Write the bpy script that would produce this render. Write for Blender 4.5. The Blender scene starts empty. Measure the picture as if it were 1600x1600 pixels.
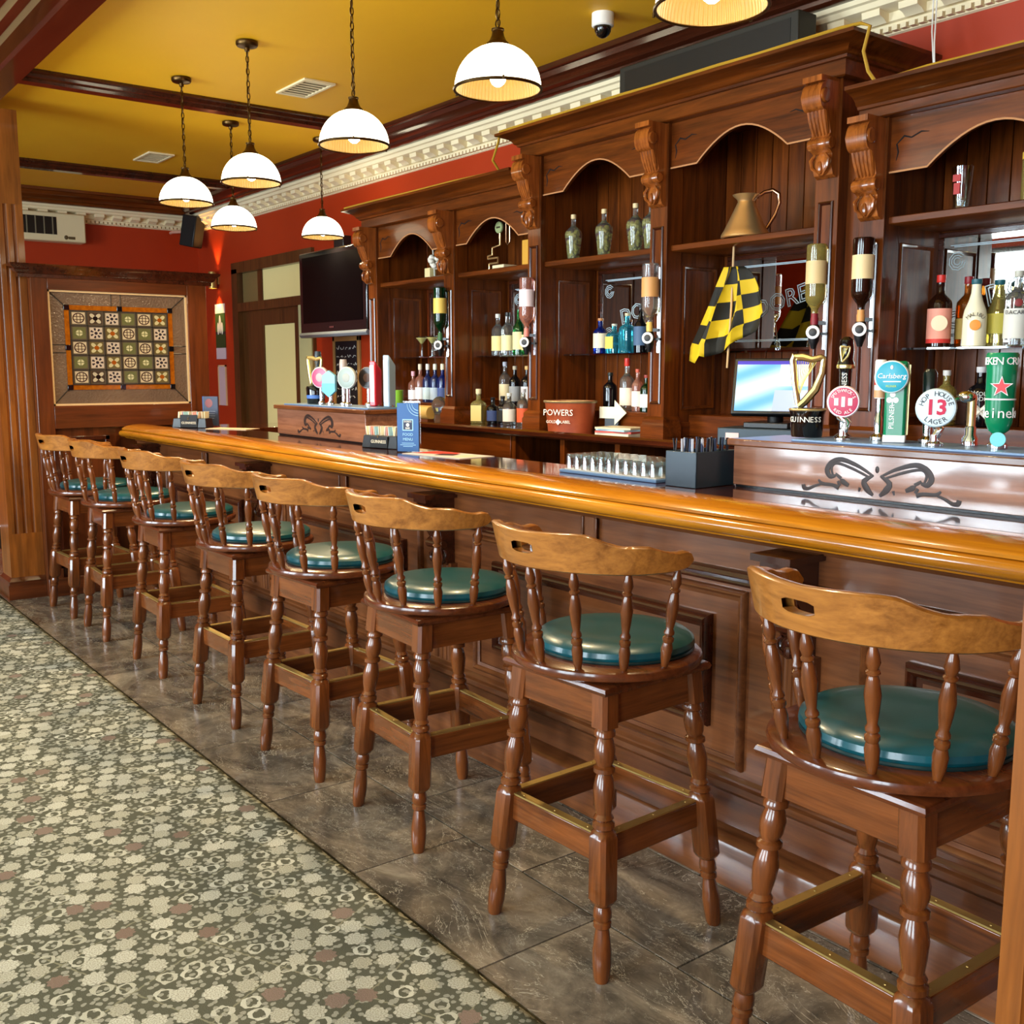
import bpy, bmesh, math, random
from mathutils import Vector, Matrix
random.seed(7)
PI = math.pi
SC = bpy.context.scene
COL = SC.collection

# ---------------------------------------------------------------- camera
cd = bpy.data.cameras.new('camera'); cam = bpy.data.objects.new('camera', cd); COL.objects.link(cam)
YAW, PITCH = math.radians(37.4), math.radians(7.8)
fw = Vector((math.sin(YAW)*math.cos(PITCH), math.cos(YAW)*math.cos(PITCH), -math.sin(PITCH)))
rt = Vector((math.cos(YAW), -math.sin(YAW), 0)); up = rt.cross(fw)
cam.matrix_world = Matrix(((rt.x, up.x, -fw.x, 0), (rt.y, up.y, -fw.y, 0), (rt.z, up.z, -fw.z, 1.45), (0, 0, 0, 1)))
cd.sensor_width = 36; cd.lens = 36*1618/1600; cd.clip_start = .05
SC.camera = cam

# ---------------------------------------------------------------- sky, daylight, exposure
w = bpy.data.worlds.new('sky'); SC.world = w; w.use_nodes = True
bg = w.node_tree.nodes['Background']; bg.inputs[0].default_value = (.75, .87, 1, 1); bg.inputs[1].default_value = 1.2
SC.view_settings.view_transform = 'Standard'; SC.view_settings.look = 'None'
SC.view_settings.gamma = 1; SC.view_settings.use_curve_mapping = False
SC.view_settings.exposure = 0.35
def area(name, loc, rot, sx, sy, power, col):
    l = bpy.data.lights.new(name, 'AREA'); l.shape = 'RECTANGLE'; l.size = sx; l.size_y = sy; l.energy = power; l.color = col
    o = bpy.data.objects.new(name, l); o.location = loc; o.rotation_euler = rot; COL.objects.link(o); return o
WIN_LEFT = [(-1.9, -.3), (.8, 2.8), (4.15, 5.5), (5.65, 7.0)]          # Y ranges of the windows in the left wall
for i, (a, b) in enumerate(WIN_LEFT):
    area('daylight_left', (-3.75, (a+b)/2, 1.6), (0, -PI/2, 0), 2.4, b-a, 290, (.82, .91, 1))

# ---------------------------------------------------------------- helpers
def S(r, g, b):
    f = lambda c: (c/255/12.92) if c/255 <= .04045 else ((c/255+.055)/1.055)**2.4
    return (f(r), f(g), f(b), 1)

class MB:
    def __init__(s): s.v = []; s.f = []
    def add(s, vs, fs):
        n = len(s.v); s.v += [tuple(v) for v in vs]; s.f += [tuple(i+n for i in f) for f in fs]; return s
    def box(s, x0, x1, y0, y1, z0, z1):
        v = [(x, y, z) for z in (z0, z1) for y in (y0, y1) for x in (x0, x1)]
        return s.add(v, [(0, 2, 3, 1), (4, 5, 7, 6), (0, 1, 5, 4), (2, 6, 7, 3), (0, 4, 6, 2), (1, 3, 7, 5)])
    def prism(s, pts, axis, a, b):
        n = len(pts)
        mk = {'x': lambda p, t: (t, p[0], p[1]), 'y': lambda p, t: (p[0], t, p[1]), 'z': lambda p, t: (p[0], p[1], t)}[axis]
        v = [mk(p, a) for p in pts]+[mk(p, b) for p in pts]
        return s.add(v, [tuple(range(n)), tuple(range(2*n-1, n-1, -1))]+[(i, i+n, (i+1) % n+n, (i+1) % n) for i in range(n)])
    def rings(s, R, closed_ends=True, wrap=True):
        n = len(R[0]); v = [p for r in R for p in r]; f = []
        for k in range(len(R)-1):
            for i in range(n if wrap else n-1):
                j = (i+1) % n; f.append((k*n+i, k*n+j, (k+1)*n+j, (k+1)*n+i))
        if closed_ends: f += [tuple(range(n-1, -1, -1)), tuple(range((len(R)-1)*n, len(R)*n))]
        return s.add(v, f)
    def lathe(s, prof, seg=16, c=(0, 0, 0), axis='z', caps=True):
        R = []
        for r, h in prof:
            ring = []
            for i in range(seg):
                a = 2*PI*i/seg; u, v_ = r*math.cos(a), r*math.sin(a)
                p = {'z': (u, v_, h), 'x': (h, u, v_), 'y': (v_, h, u)}[axis]
                ring.append((p[0]+c[0], p[1]+c[1], p[2]+c[2]))
            R.append(ring)
        return s.rings(R, caps)
    def tube(s, path, r, seg=8, caps=True, closed=False, flat=None):
        P = [Vector(p) for p in path]; R = []; n = len(P); prev = None
        for i in range(n):
            if closed: t = P[(i+1) % n]-P[i-1]
            else: t = P[min(i+1, n-1)]-P[max(i-1, 0)]
            t = t.normalized() if t.length > 1e-9 else Vector((0, 0, 1))
            if prev is None:
                a = Vector((0, 0, 1)) if abs(t.z) < .9 else Vector((1, 0, 0))
                u = t.cross(a).normalized()
            else: u = (prev-t*prev.dot(t)); u = u.normalized() if u.length > 1e-9 else prev
            prev = u; v = t.cross(u); rr = r[i] if isinstance(r, (list, tuple)) else r
            R.append([tuple(P[i]+(u*math.cos(2*PI*k/seg)+v*math.sin(2*PI*k/seg))*rr) for k in range(seg)])
        if closed: R.append(R[0]); caps = False
        return s.rings(R, caps)
    def ball(s, c, rx, ry=None, rz=None, seg=12, rows=8):
        ry = ry or rx; rz = rz or rx; R = []
        for k in range(rows+1):
            p = PI*k/rows; q = max(math.sin(p), .02)
            R.append([(c[0]+rx*q*math.cos(2*PI*i/seg), c[1]+ry*q*math.sin(2*PI*i/seg), c[2]-rz*math.cos(p)) for i in range(seg)])
        return s.rings(R)
    def disc(s, c, r, axis, t, seg=24):
        prof = [(r*.94, 0), (r, t*.2), (r, t*.8), (r*.94, t)]
        return s.lathe(prof, seg, c, axis)
    def xf(s, M):
        s.v = [tuple(M @ Vector(p)) for p in s.v]; return s
    def mesh(s, name, smooth=True, ang=38):
        m = bpy.data.meshes.new(name); m.from_pydata(s.v, [], s.f)
        b = bmesh.new(); b.from_mesh(m); bmesh.ops.recalc_face_normals(b, faces=b.faces); b.to_mesh(m); b.free()
        if smooth:
            m.polygons.foreach_set('use_smooth', [True]*len(m.polygons)); m.set_sharp_from_angle(angle=math.radians(ang))
        return m
    def build(s, name, mat, parent=None, bevel=0, world=False, smooth=True, kind=None):
        if world and parent is not None:
            l = parent.location; s.v = [(p[0]-l.x, p[1]-l.y, p[2]-l.z) for p in s.v]
        m = s.mesh(name, smooth); m.materials.append(mat)
        return link(name, m, parent, bevel=bevel, kind=kind)

def link(name, mesh, parent=None, loc=(0, 0, 0), rot=(0, 0, 0), scale=(1, 1, 1), bevel=0, kind=None):
    o = bpy.data.objects.new(name, mesh); COL.objects.link(o); o.location = loc; o.rotation_euler = rot; o.scale = scale
    if parent is not None: o.parent = parent
    if kind: o['kind'] = kind
    if bevel:
        b = o.modifiers.new('bevel', 'BEVEL'); b.width = bevel; b.segments = 2; b.limit_method = 'ANGLE'; b.angle_limit = math.radians(40)
    return o
def thing(name, label, cat, loc=(0, 0, 0), rz=0, group=None):
    o = bpy.data.objects.new(name, None); COL.objects.link(o); o.location = loc; o.rotation_euler = (0, 0, rz)
    o.empty_display_size = .05
    return tag(o, label, cat, group)
def tag(o, label, cat, group=None):
    o['label'] = label; o['category'] = cat
    if group: o['group'] = group
    return o
def struct(o): o['kind'] = 'structure'; return o
def copy_tree(o, parent=None):
    c = o.copy(); COL.objects.link(c); c.parent = parent
    for ch in o.children: copy_tree(ch, c)
    return c
FACE_MX = Matrix(((0, 0, -1, 0), (-1, 0, 0, 0), (0, 1, 0, 0), (0, 0, 0, 1)))   # text lying on a face that looks along -X
FACE_MY = Matrix(((1, 0, 0, 0), (0, 0, -1, 0), (0, 1, 0, 0), (0, 0, 0, 1)))    # text on a face that looks along -Y
_tc = {}
def text_mesh(body, size, ext=.0006, align='CENTER', shear=0, outline=0, bold=0):
    k = (body, round(size, 5), ext, align, shear, outline, bold)
    if k in _tc: return _tc[k]
    c = bpy.data.curves.new('lettering', 'FONT'); c.body = body; c.size = size; c.extrude = ext; c.align_x = align; c.align_y = 'CENTER'
    c.shear = shear; c.resolution_u = 2; c.offset = bold
    if outline: c.fill_mode = 'NONE'; c.bevel_depth = outline; c.bevel_resolution = 0; c.extrude = 0
    o = bpy.data.objects.new('lettering', c); COL.objects.link(o); bpy.context.view_layer.update()
    m = bpy.data.meshes.new_from_object(o.evaluated_get(bpy.context.evaluated_depsgraph_get()))
    bpy.data.objects.remove(o); _tc[k] = m; return m
def text(body, size, mat, parent, loc, frame=FACE_MX, rot=0, **kw):
    m = text_mesh(body, size, **kw).copy(); m.materials.clear(); m.materials.append(mat)
    o = bpy.data.objects.new('lettering', m); COL.objects.link(o); o.parent = parent
    o.matrix_local = Matrix.Translation(loc) @ frame @ Matrix.Rotation(rot, 4, 'Z'); return o
def arc_text(body, size, r, mid, span, mat, parent, loc, frame=FACE_MX, inward=False, name='lettering'):
    # letters set round a circle, joined into one mesh; mid is the angle of the middle letter
    mb = MB(); n = len(body)
    for i, ch in enumerate(body):
        if ch == ' ': continue
        t = (i-(n-1)/2)/(max(n-1, 1))
        a = mid+(t*span if inward else -t*span)
        m = text_mesh(ch, size)
        R = Matrix.Translation((r*math.cos(a), r*math.sin(a), 0)) @ Matrix.Rotation(a+(PI/2 if inward else -PI/2), 4, 'Z')
        T = Matrix.Translation(loc) @ frame @ R
        mb.add([T @ v.co for v in m.vertices], [tuple(p.vertices) for p in m.polygons])
    return mb.build(name, mat, parent, smooth=False)

# ---------------------------------------------------------------- materials
def mat(name, col, rough=.5, metal=0, trans=0, emis=None, es=0, coat=0, ior=1.45, sheen=0):
    m = bpy.data.materials.new(name); m.use_nodes = True; b = m.node_tree.nodes['Principled BSDF']
    b.inputs['Base Color'].default_value = col; b.inputs['Roughness'].default_value = rough; b.inputs['Metallic'].default_value = metal
    b.inputs['Transmission Weight'].default_value = trans; b.inputs['IOR'].default_value = ior; b.inputs['Coat Weight'].default_value = coat
    b.inputs['Coat Roughness'].default_value = .08
    if emis: b.inputs['Emission Color'].default_value = emis; b.inputs['Emission Strength'].default_value = es
    return m
class NT:
    def __init__(s, m): s.t = m.node_tree; s.b = s.t.nodes['Principled BSDF']
    def n(s, t, **kw):
        x = s.t.nodes.new(t)
        for k, v in kw.items(): setattr(x, k, v)
        return x
    def l(s, a, b): s.t.links.new(a, b)
    def put(s, x, i, v):
        if hasattr(v, 'is_linked'): s.l(v, x.inputs[i])
        else: x.inputs[i].default_value = v
    def m(s, op, a, b=0., c=0.):
        x = s.n('ShaderNodeMath', operation=op); s.put(x, 0, a); s.put(x, 1, b); s.put(x, 2, c); return x.outputs[0]
    def mix(s, f, a, b):
        x = s.n('ShaderNodeMix', data_type='RGBA'); s.put(x, 0, f); s.put(x, 6, a); s.put(x, 7, b); return x.outputs[2]
    def noise(s, vec, scale, detail=4, rough=.6, dist=0):
        x = s.n('ShaderNodeTexNoise'); s.l(vec, x.inputs['Vector']); x.inputs['Scale'].default_value = scale
        x.inputs['Detail'].default_value = detail; x.inputs['Roughness'].default_value = rough; x.inputs['Distortion'].default_value = dist
        return x.outputs[0]
    def ramp(s, f, stops):
        x = s.n('ShaderNodeValToRGB'); s.l(f, x.inputs[0]); e = x.color_ramp.elements
        while len(e) < len(stops): e.new(.5)
        for i, (p, c) in enumerate(stops): e[i].position = p; e[i].color = c
        return x.outputs[0]
    def coord(s, kind='Object', scale=(1, 1, 1), rot=(0, 0, 0)):
        x = s.n('ShaderNodeTexCoord'); q = s.n('ShaderNodeMapping'); s.l(x.outputs[kind], q.inputs[0])
        q.inputs['Scale'].default_value = scale; q.inputs['Rotation'].default_value = rot; return q.outputs[0]
    def sep(s, v):
        x = s.n('ShaderNodeSeparateXYZ'); s.l(v, x.inputs[0]); return x.outputs
    def bump(s, h, strength, dist=.002):
        x = s.n('ShaderNodeBump'); x.inputs['Strength'].default_value = strength; x.inputs['Distance'].default_value = dist
        s.l(h, x.inputs['Height']); s.l(x.outputs[0], s.b.inputs['Normal'])
    def color(s, c): s.l(c, s.b.inputs['Base Color'])
def wood(name, dark, light, axis='y', scale=1., rough=.3, coat=.35, contrast=.22, spec=.35):
    m = mat(name, light, rough, coat=coat); t = NT(m); t.b.inputs['Specular IOR Level'].default_value = spec
    k = {'x': (.07, 1, 1), 'y': (1, .07, 1), 'z': (1, 1, .07)}[axis]
    rnd = t.n('ShaderNodeObjectInfo').outputs['Random']
    va = t.n('ShaderNodeVectorMath', operation='ADD'); cmb = t.n('ShaderNodeCombineXYZ')
    off = t.m('MULTIPLY', rnd, 17.); t.l(off, cmb.inputs[0]); t.l(off, cmb.inputs[1]); t.l(off, cmb.inputs[2])
    t.l(t.n('ShaderNodeTexCoord').outputs['Object'], va.inputs[0]); t.l(cmb.outputs[0], va.inputs[1])
    mp = t.n('ShaderNodeMapping'); t.l(va.outputs[0], mp.inputs[0]); mp.inputs['Scale'].default_value = k
    n1 = t.noise(mp.outputs[0], 16*scale, 4, .6, .9)
    n2 = t.noise(mp.outputs[0], 95*scale, 3, .6, .2)
    f = t.m('ADD', t.m('MULTIPLY', n1, .72), t.m('MULTIPLY', n2, .28))
    t.color(t.ramp(f, [(.5-contrast, dark), (.5+contrast*.8, light)]))
    t.bump(n2, .12, .001); return m

DW = S(40, 14, 3), S(116, 56, 15)         # dark mahogany of the back bar
WB = {a: wood('back_bar_wood_'+a, DW[0], DW[1], a, 1, .28, .2, .22, .25) for a in 'xyz'}
WF = {a: wood('bar_front_wood_'+a, S(58, 27, 12), S(122, 70, 36), a) for a in 'xyz'}
WN = wood('nosing_wood', S(140, 76, 10), S(202, 128, 26), 'y', 1, .18, .7)
WTOP = wood('bar_top_wood', S(40, 14, 7), S(84, 36, 18), 'y', 1, .09, .9)
WS = {a: wood('stool_wood_'+a, S(56, 24, 9), S(122, 64, 26), a, 1.4, .25, .6) for a in 'xyz'}
WR = wood('stool_rail_wood', S(104, 56, 16), S(176, 112, 48), 'y', 1.6, .3, .5)
WSEAT = wood('stool_seat_wood', S(52, 21, 8), S(104, 50, 22), 'y', 1.2, .25, .5)
WDARK = wood('moulding_wood', S(34, 12, 6), S(74, 32, 16), 'y', 1, .2, .6)
WDZ = wood('moulding_wood_upright', S(34, 12, 6), S(74, 32, 16), 'z', 1, .2, .6)
WP = {a: wood('post_wood_'+a, S(76, 36, 10), S(146, 82, 28), a, .9, .32, .4) for a in 'xz'}
WPART = {a: wood('partition_wood_'+a, S(46, 18, 6), S(102, 48, 18), a, .9, .3, .35) for a in 'xz'}
WBOX = wood('tap_box_wood', S(92, 54, 38), S(150, 102, 78), 'y', 1, .2, 1.)
WDOOR = wood('door_wood', S(52, 28, 8), S(96, 58, 24), 'z', 1, .35, .3)
BRASS = mat('aged_brass', S(190, 160, 96), .42, .9)
BRONZE = mat('bronze', S(84, 62, 34), .35, 1)
CHROME = mat('chrome', S(225, 228, 232), .12, 1)
COPPER = mat('copper', S(244, 204, 140), .32, .85)
GOLD = mat('pale_gold', S(214, 200, 140), .3, 1)
BLACK = mat('black_plastic', S(16, 16, 18), .35)
BLACKG = mat('black_gloss', S(8, 8, 10), .08, coat=.5)
STEELB = mat('blue_grey_plastic', S(92, 122, 160), .3)
WHITE = mat('white_plastic', S(232, 230, 222), .4)
PAPER = mat('paper', S(226, 218, 196), .7)
PLASTER = mat('plaster', S(232, 216, 178), .7)
CREAM = mat('cream_enamel', S(222, 208, 168), .45)
DARKVOID = mat('cupboard_lining', S(24, 12, 8), .8)
MIRROR = mat('mirror_silver', S(205, 200, 190), .02, 1)
ETCH = mat('etched_glass', S(200, 214, 220), .5)
def clear(name, col, refl=.12, mul=.75):
    m = bpy.data.materials.new(name); m.use_nodes = True; t = m.node_tree; t.nodes.remove(t.nodes['Principled BSDF'])
    a = t.nodes.new('ShaderNodeBsdfTransparent'); a.inputs[0].default_value = col
    g = t.nodes.new('ShaderNodeBsdfGlossy'); g.inputs['Roughness'].default_value = .03
    lw = t.nodes.new('ShaderNodeLayerWeight'); lw.inputs[0].default_value = .3
    ad = t.nodes.new('ShaderNodeMath'); ad.operation = 'MULTIPLY_ADD'; ad.inputs[1].default_value = mul; ad.inputs[2].default_value = refl
    t.links.new(lw.outputs['Facing'], ad.inputs[0])
    x = t.nodes.new('ShaderNodeMixShader'); t.links.new(ad.outputs[0], x.inputs[0]); t.links.new(a.outputs[0], x.inputs[1]); t.links.new(g.outputs[0], x.inputs[2])
    t.links.new(x.outputs[0], t.nodes['Material Output'].inputs[0]); return m
PANE = clear('clear_glass', (.93, .96, .96, 1), .05)
GLASSY = clear('glassware', (.86, .9, .9, 1), .1)
# ================================================================ the room
XW, YF, XL, YN, ZC = 4.05, 10.6, -3.5, -3.0, 3.1
GROUT = mat('grout', S(38, 32, 28), .8)
def marble():
    m = mat('marble', S(90, 76, 62), .2, coat=.25); t = NT(m)
    geo = t.n('ShaderNodeNewGeometry').outputs['Position']; rnd = t.n('ShaderNodeObjectInfo').outputs['Random']
    va = t.n('ShaderNodeVectorMath', operation='ADD'); cmb = t.n('ShaderNodeCombineXYZ'); t.l(t.m('MULTIPLY', rnd, 40.), cmb.inputs[2])
    t.l(geo, va.inputs[0]); t.l(cmb.outputs[0], va.inputs[1])
    mp = t.n('ShaderNodeMapping'); t.l(va.outputs[0], mp.inputs[0]); mp.inputs['Scale'].default_value = (1, .55, 1); mp.inputs['Rotation'].default_value = (0, 0, .5)
    a = t.noise(mp.outputs[0], 5, 8, .68, 1.2)
    base = t.ramp(a, [(.28, S(54, 49, 45)), (.45, S(98, 88, 76)), (.58, S(134, 119, 102)), (.74, S(176, 160, 138))])
    b = t.noise(mp.outputs[0], 3.2, 6, .7, 2.2)
    vein = t.m('LESS_THAN', t.m('ABSOLUTE', t.m('SUBTRACT', b, .5)), .004)
    c = t.noise(mp.outputs[0], 11, 5, .7, 1.5)
    vein2 = t.m('MULTIPLY', t.m('LESS_THAN', t.m('ABSOLUTE', t.m('SUBTRACT', c, .53)), .006), .3)
    t.color(t.mix(t.m('MAXIMUM', t.m('MULTIPLY', vein, .8), vein2), base, S(190, 178, 158)))
    return m
MARBLE = marble()
floor = struct(MB().box(XL, XW, YN, YF, -.08, -.012).build('floor', GROUT))
rows = [(1.36, 1.755, 1.919), (1.755, 2.15, 1.63), (2.15, 2.545, 1.919), (2.545, 2.94, 1.63), (2.94, 3.34, 1.919), (3.34, 3.74, 1.63)]
tile_m = MB().box(-.1935, .1935, -.3055, .3055, -.012, 0).mesh('tile'); tile_m.materials.append(MARBLE)
for x0, x1, yj in rows:
    y = yj-.617*4
    while y < 9.0:
        if y > -1.3: link('tile', tile_m, floor, ((x0+x1)/2, y+.3085, 0), scale=((x1-x0-.006)/.387, 1, 1))
        y += .617
# carpet: woven floral pattern
def carpet_mat():
    m = mat('floral_carpet', S(90, 88, 60), .95); t = NT(m); t.b.inputs['Specular IOR Level'].default_value = .15
    pos = t.n('ShaderNodeNewGeometry').outputs['Position']
    wob = t.n('ShaderNodeTexNoise'); t.l(pos, wob.inputs['Vector']); wob.inputs['Scale'].default_value = 55; wob.inputs['Detail'].default_value = 2
    wv = t.n('ShaderNodeVectorMath', operation='MULTIPLY_ADD'); t.l(wob.outputs['Color'], wv.inputs[0]); wv.inputs[1].default_value = (.012, .012, 0); t.l(pos, wv.inputs[2])
    mp = t.n('ShaderNodeMapping'); t.l(wv.outputs[0], mp.inputs[0]); mp.inputs['Scale'].default_value = (14.5, 14.5, 1); mp.inputs['Rotation'].default_value = (0, 0, .35)
    def vor(scale, rnd):
        vo = t.n('ShaderNodeTexVoronoi'); vo.voronoi_dimensions = '2D'; t.l(mp.outputs[0], vo.inputs['Vector']); vo.inputs['Scale'].default_value = scale; vo.inputs['Randomness'].default_value = rnd; return vo
    vo = vor(1., .55); sub = t.n('ShaderNodeVectorMath', operation='SUBTRACT'); t.l(mp.outputs[0], sub.inputs[0]); t.l(vo.outputs['Position'], sub.inputs[1])
    dx, dy, _ = t.sep(sub.outputs[0]); r = vo.outputs['Distance']; th = t.m('ARCTAN2', dy, dx)
    id1, id2, id3 = t.sep(vo.outputs['Color'])
    ph = t.m('MULTIPLY', id2, 6.28)
    edge = t.m('MULTIPLY_ADD', t.m('COSINE', t.m('MULTIPLY_ADD', th, 9., ph)), .035, t.m('MULTIPLY_ADD', id3, .06, .36))
    rose = t.m('LESS_THAN', r, edge)
    ring = t.m('SINE', t.m('MULTIPLY_ADD', r, 46., t.m('MULTIPLY', t.m('COSINE', t.m('MULTIPLY_ADD', th, 9., ph)), 1.8)))
    petal = t.m('GREATER_THAN', ring, .35)
    off = t.m('MULTIPLY_ADD', t.m('COSINE', t.m('ADD', th, ph)), .13, .27)
    scroll_ = t.m('LESS_THAN', t.m('ABSOLUTE', t.m('SUBTRACT', r, off)), t.m('MULTIPLY_ADD', t.m('COSINE', t.m('MULTIPLY_ADD', th, 3., ph)), .035, .065))
    kind = t.m('GREATER_THAN', id1, .62)
    mask = t.m('ADD', t.m('MULTIPLY', kind, scroll_), t.m('MULTIPLY', t.m('SUBTRACT', 1., kind), rose))
    lv = vor(3.1, 1.); leaf = t.m('LESS_THAN', lv.outputs['Distance'], .3)
    _x, _y, _q = t.sep(mp.outputs[0])
    line = t.m('LESS_THAN', t.m('ABSOLUTE', t.m('SUBTRACT', t.m('FRACT', t.m('MULTIPLY', t.m('ADD', _x, _y), .2)), .5)), .01)
    line2 = t.m('LESS_THAN', t.m('ABSOLUTE', t.m('SUBTRACT', t.m('FRACT', t.m('MULTIPLY', t.m('SUBTRACT', _x, _y), .2)), .5)), .01)
    ground = t.mix(t.noise(pos, 3, 2), S(80, 80, 68), S(98, 97, 84))
    c = t.mix(t.m('MULTIPLY', t.m('MAXIMUM', line, line2), .6), ground, S(150, 146, 124))
    c = t.mix(t.m('MULTIPLY', leaf, .75), c, S(164, 162, 150))
    tone = t.mix(id3, S(168, 165, 150), S(196, 194, 182))
    tone = t.mix(t.m('MULTIPLY', t.m('LESS_THAN', id1, .06), .8), tone, S(112, 80, 74))
    tone = t.mix(t.m('MULTIPLY', t.m('MULTIPLY', petal, t.m('SUBTRACT', 1., kind)), .42), tone, S(112, 104, 88))
    t.color(t.mix(mask, c, tone))
    t.bump(t.noise(pos, 420, 2), .5, .003)
    return m
CARPET = carpet_mat()
prof = [(XL, -.012), (1.355, -.012), (1.356, -.002), (1.35, .004), (1.33, .008), (1.28, .009), (XL, .009)]
car = MB().prism(prof, 'y', YN, 9.4).build('carpet', CARPET)
tag(car, 'olive and cream floral patterned carpet beside the marble tiles', 'carpet')

# ceiling
def paint(name, c1, c2, rough=.6):
    m = mat(name, c1, rough); t = NT(m); p = t.n('ShaderNodeNewGeometry').outputs['Position']
    mp = t.n('ShaderNodeMapping'); t.l(p, mp.inputs[0]); mp.inputs['Scale'].default_value = (1, .5, 1)
    t.color(t.mix(t.noise(mp.outputs[0], 1.6, 4), c1, c2)); t.bump(t.noise(p, 60, 3), .08, .002); return m
MUSTARD = paint('mustard_paint', S(216, 160, 12), S(230, 178, 24))
REDP = paint('red_paint', S(154, 40, 6), S(172, 50, 10), .45)
PALE = paint('pale_yellow_paint', S(226, 206, 140), S(232, 214, 152))
struct(MB().box(1.3, XW+.1, YN, YF+.1, ZC, ZC+.12).build('ceiling', MUSTARD))
struct(MB().box(XL-.1, 1.3, YN, YF+.1, ZC+.06, ZC+.18).build('ceiling', PALE))
# walls
struct(MB().box(XW, XW+.12, YN, 8.03, 0, ZC).box(XW, XW+.12, 9.66, YF+.1, 0, ZC).box(XW, XW+.12, 8.03, 9.66, 2.40, ZC).build('wall_right', REDP))
struct(MB().box(XL, XW, YF, YF+.12, 0, ZC+.1).build('wall_far', REDP))
wl = MB(); e = [YN]+[v for p in WIN_LEFT for v in p]+[YF]
for i in range(0, len(e), 2): wl.box(XL-.15, XL, e[i], e[i+1], 0, ZC+.2)
for a, b in WIN_LEFT: wl.box(XL-.15, XL, a, b, 0, .2).box(XL-.15, XL, a, b, 2.8, ZC+.2)
struct(wl.build('wall_left', REDP))
struct(MB().box(XL, XW, YN-.15, YN, 0, ZC+.2).build('wall_near', REDP))
FRAMEW = mat('dark_window_frame', S(44, 30, 26), .4)
k = 0
for a, b in WIN_LEFT:
    k += 1; f = MB()
    for q in (a, (a+b)/2-.03, b-.06): f.box(XL-.1, XL-.02, q, q+.06, .2, 2.8)
    for z in (.2, 2.25, 2.74): f.box(XL-.1, XL-.02, a, b, z, z+.06)
    o = struct(f.build('window_%d' % k, FRAMEW)); MB().box(XL-.07, XL-.064, a+.05, b-.05, .25, 2.75).build('pane', PANE, o)
for a, b in []:
    k += 1; f = MB()
    for q in (a, (a+b)/2-.03, b-.06): f.box(q, q+.06, YN-.1, YN-.02, .8, 2.8)
    for z in (.8, 2.25, 2.74): f.box(a, b, YN-.1, YN-.02, z, z+.06)
    o = struct(f.build('window_%d' % k, FRAMEW)); MB().box(a+.05, b-.05, YN-.07, YN-.064, .85, 2.75).build('pane', PANE, o)

# wooden crown moulding and beams on the ceiling
cr = [(3.74, 3.1), (3.745, 3.075), (3.765, 3.07), (3.775, 3.045), (3.80, 3.035), (3.815, 3.01), (3.845, 3.0), (3.85, 2.985), (3.87, 2.975), (3.9, 2.975), (3.9, 3.1)]
struct(MB().prism(cr, 'y', YN, YF-.2).build('trim_1', WDARK))
struct(MB().prism([(YF-XW+p[0], p[1]) for p in cr], 'x', 1.3, 3.85).build('trim_2', WB['x']))
def ceil_beam(n, y0, y1):
    ym = (y0+y1)/2; h = (y1-y0)/2
    pf = [(y0, 3.1), (y0, 3.085), (y0+h*.25, 3.08), (y0+h*.3, 3.065), (y0+h*.6, 3.06), (y0+h*.65, 3.045), (ym+h*.35, 3.045), (ym+h*.4, 3.06), (y1-h*.3, 3.065), (y1-h*.25, 3.08), (y1, 3.085), (y1, 3.1)]
    struct(MB().prism(pf, 'x', 1.3, 3.76).build('trim_%d' % n, WDARK))
ceil_beam(3, 6.36, 6.60); ceil_beam(4, 9.0, 9.24); ceil_beam(5, 1.2, 1.44)
hb = [(1.18, 3.17), (1.18, 3.14), (1.21, 3.13), (1.22, 3.09), (1.26, 3.08), (1.27, 3.05), (1.33, 3.04), (1.34, 3.02), (1.47, 3.02), (1.47, 3.1), (1.47, 3.17)]
struct(MB().prism(hb, 'y', YN, 9.9).build('trim_6', WDARK))
# plaster cornice with modillion blocks: (distance from wall, z)
cp = [(.15, 2.975), (.15, 2.955), (.135, 2.95), (.125, 2.93), (.105, 2.925), (.045, 2.92), (.045, 2.885), (.03, 2.88), (.03, 2.87), (.012, 2.865), (.012, 2.845), (0, 2.84), (0, 2.975)]
cor = struct(MB().prism([(XW-d, z) for d, z in cp], 'y', YN, YF).build('trim_7', PLASTER))
cof = struct(MB().prism([(YF-d, z) for d, z in cp], 'x', 1.3, XW).build('trim_8', PLASTER))
blk = MB().prism([(-.115, 2.926), (-.044, 2.926), (-.044, 2.882), (-.06, 2.878), (-.08, 2.892), (-.112, 2.9)], 'y', -.042, .042).mesh('modillion'); blk.materials.append(PLASTER)
y = 1.0
while y < 10.5: link('modillion', blk, cor, (XW, y, 0)); y += .17
x = 1.7
while x < 3.95: link('modillion', blk, cof, (x, YF, 0), (0, 0, PI/2)); x += .17
bead = MB()
y = .9
while y < 10.5: bead.box(XW-.042, XW-.01, y, y+.026, 2.848, 2.868); y += .04
bead.build('bead_row', PLASTER, cor, kind='stuff')
bead = MB()
x = 1.6
while x < 4.0: bead.box(x, x+.026, YF-.042, YF-.01, 2.848, 2.868); x += .04
bead.build('bead_row', PLASTER, cof, kind='stuff')

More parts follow.
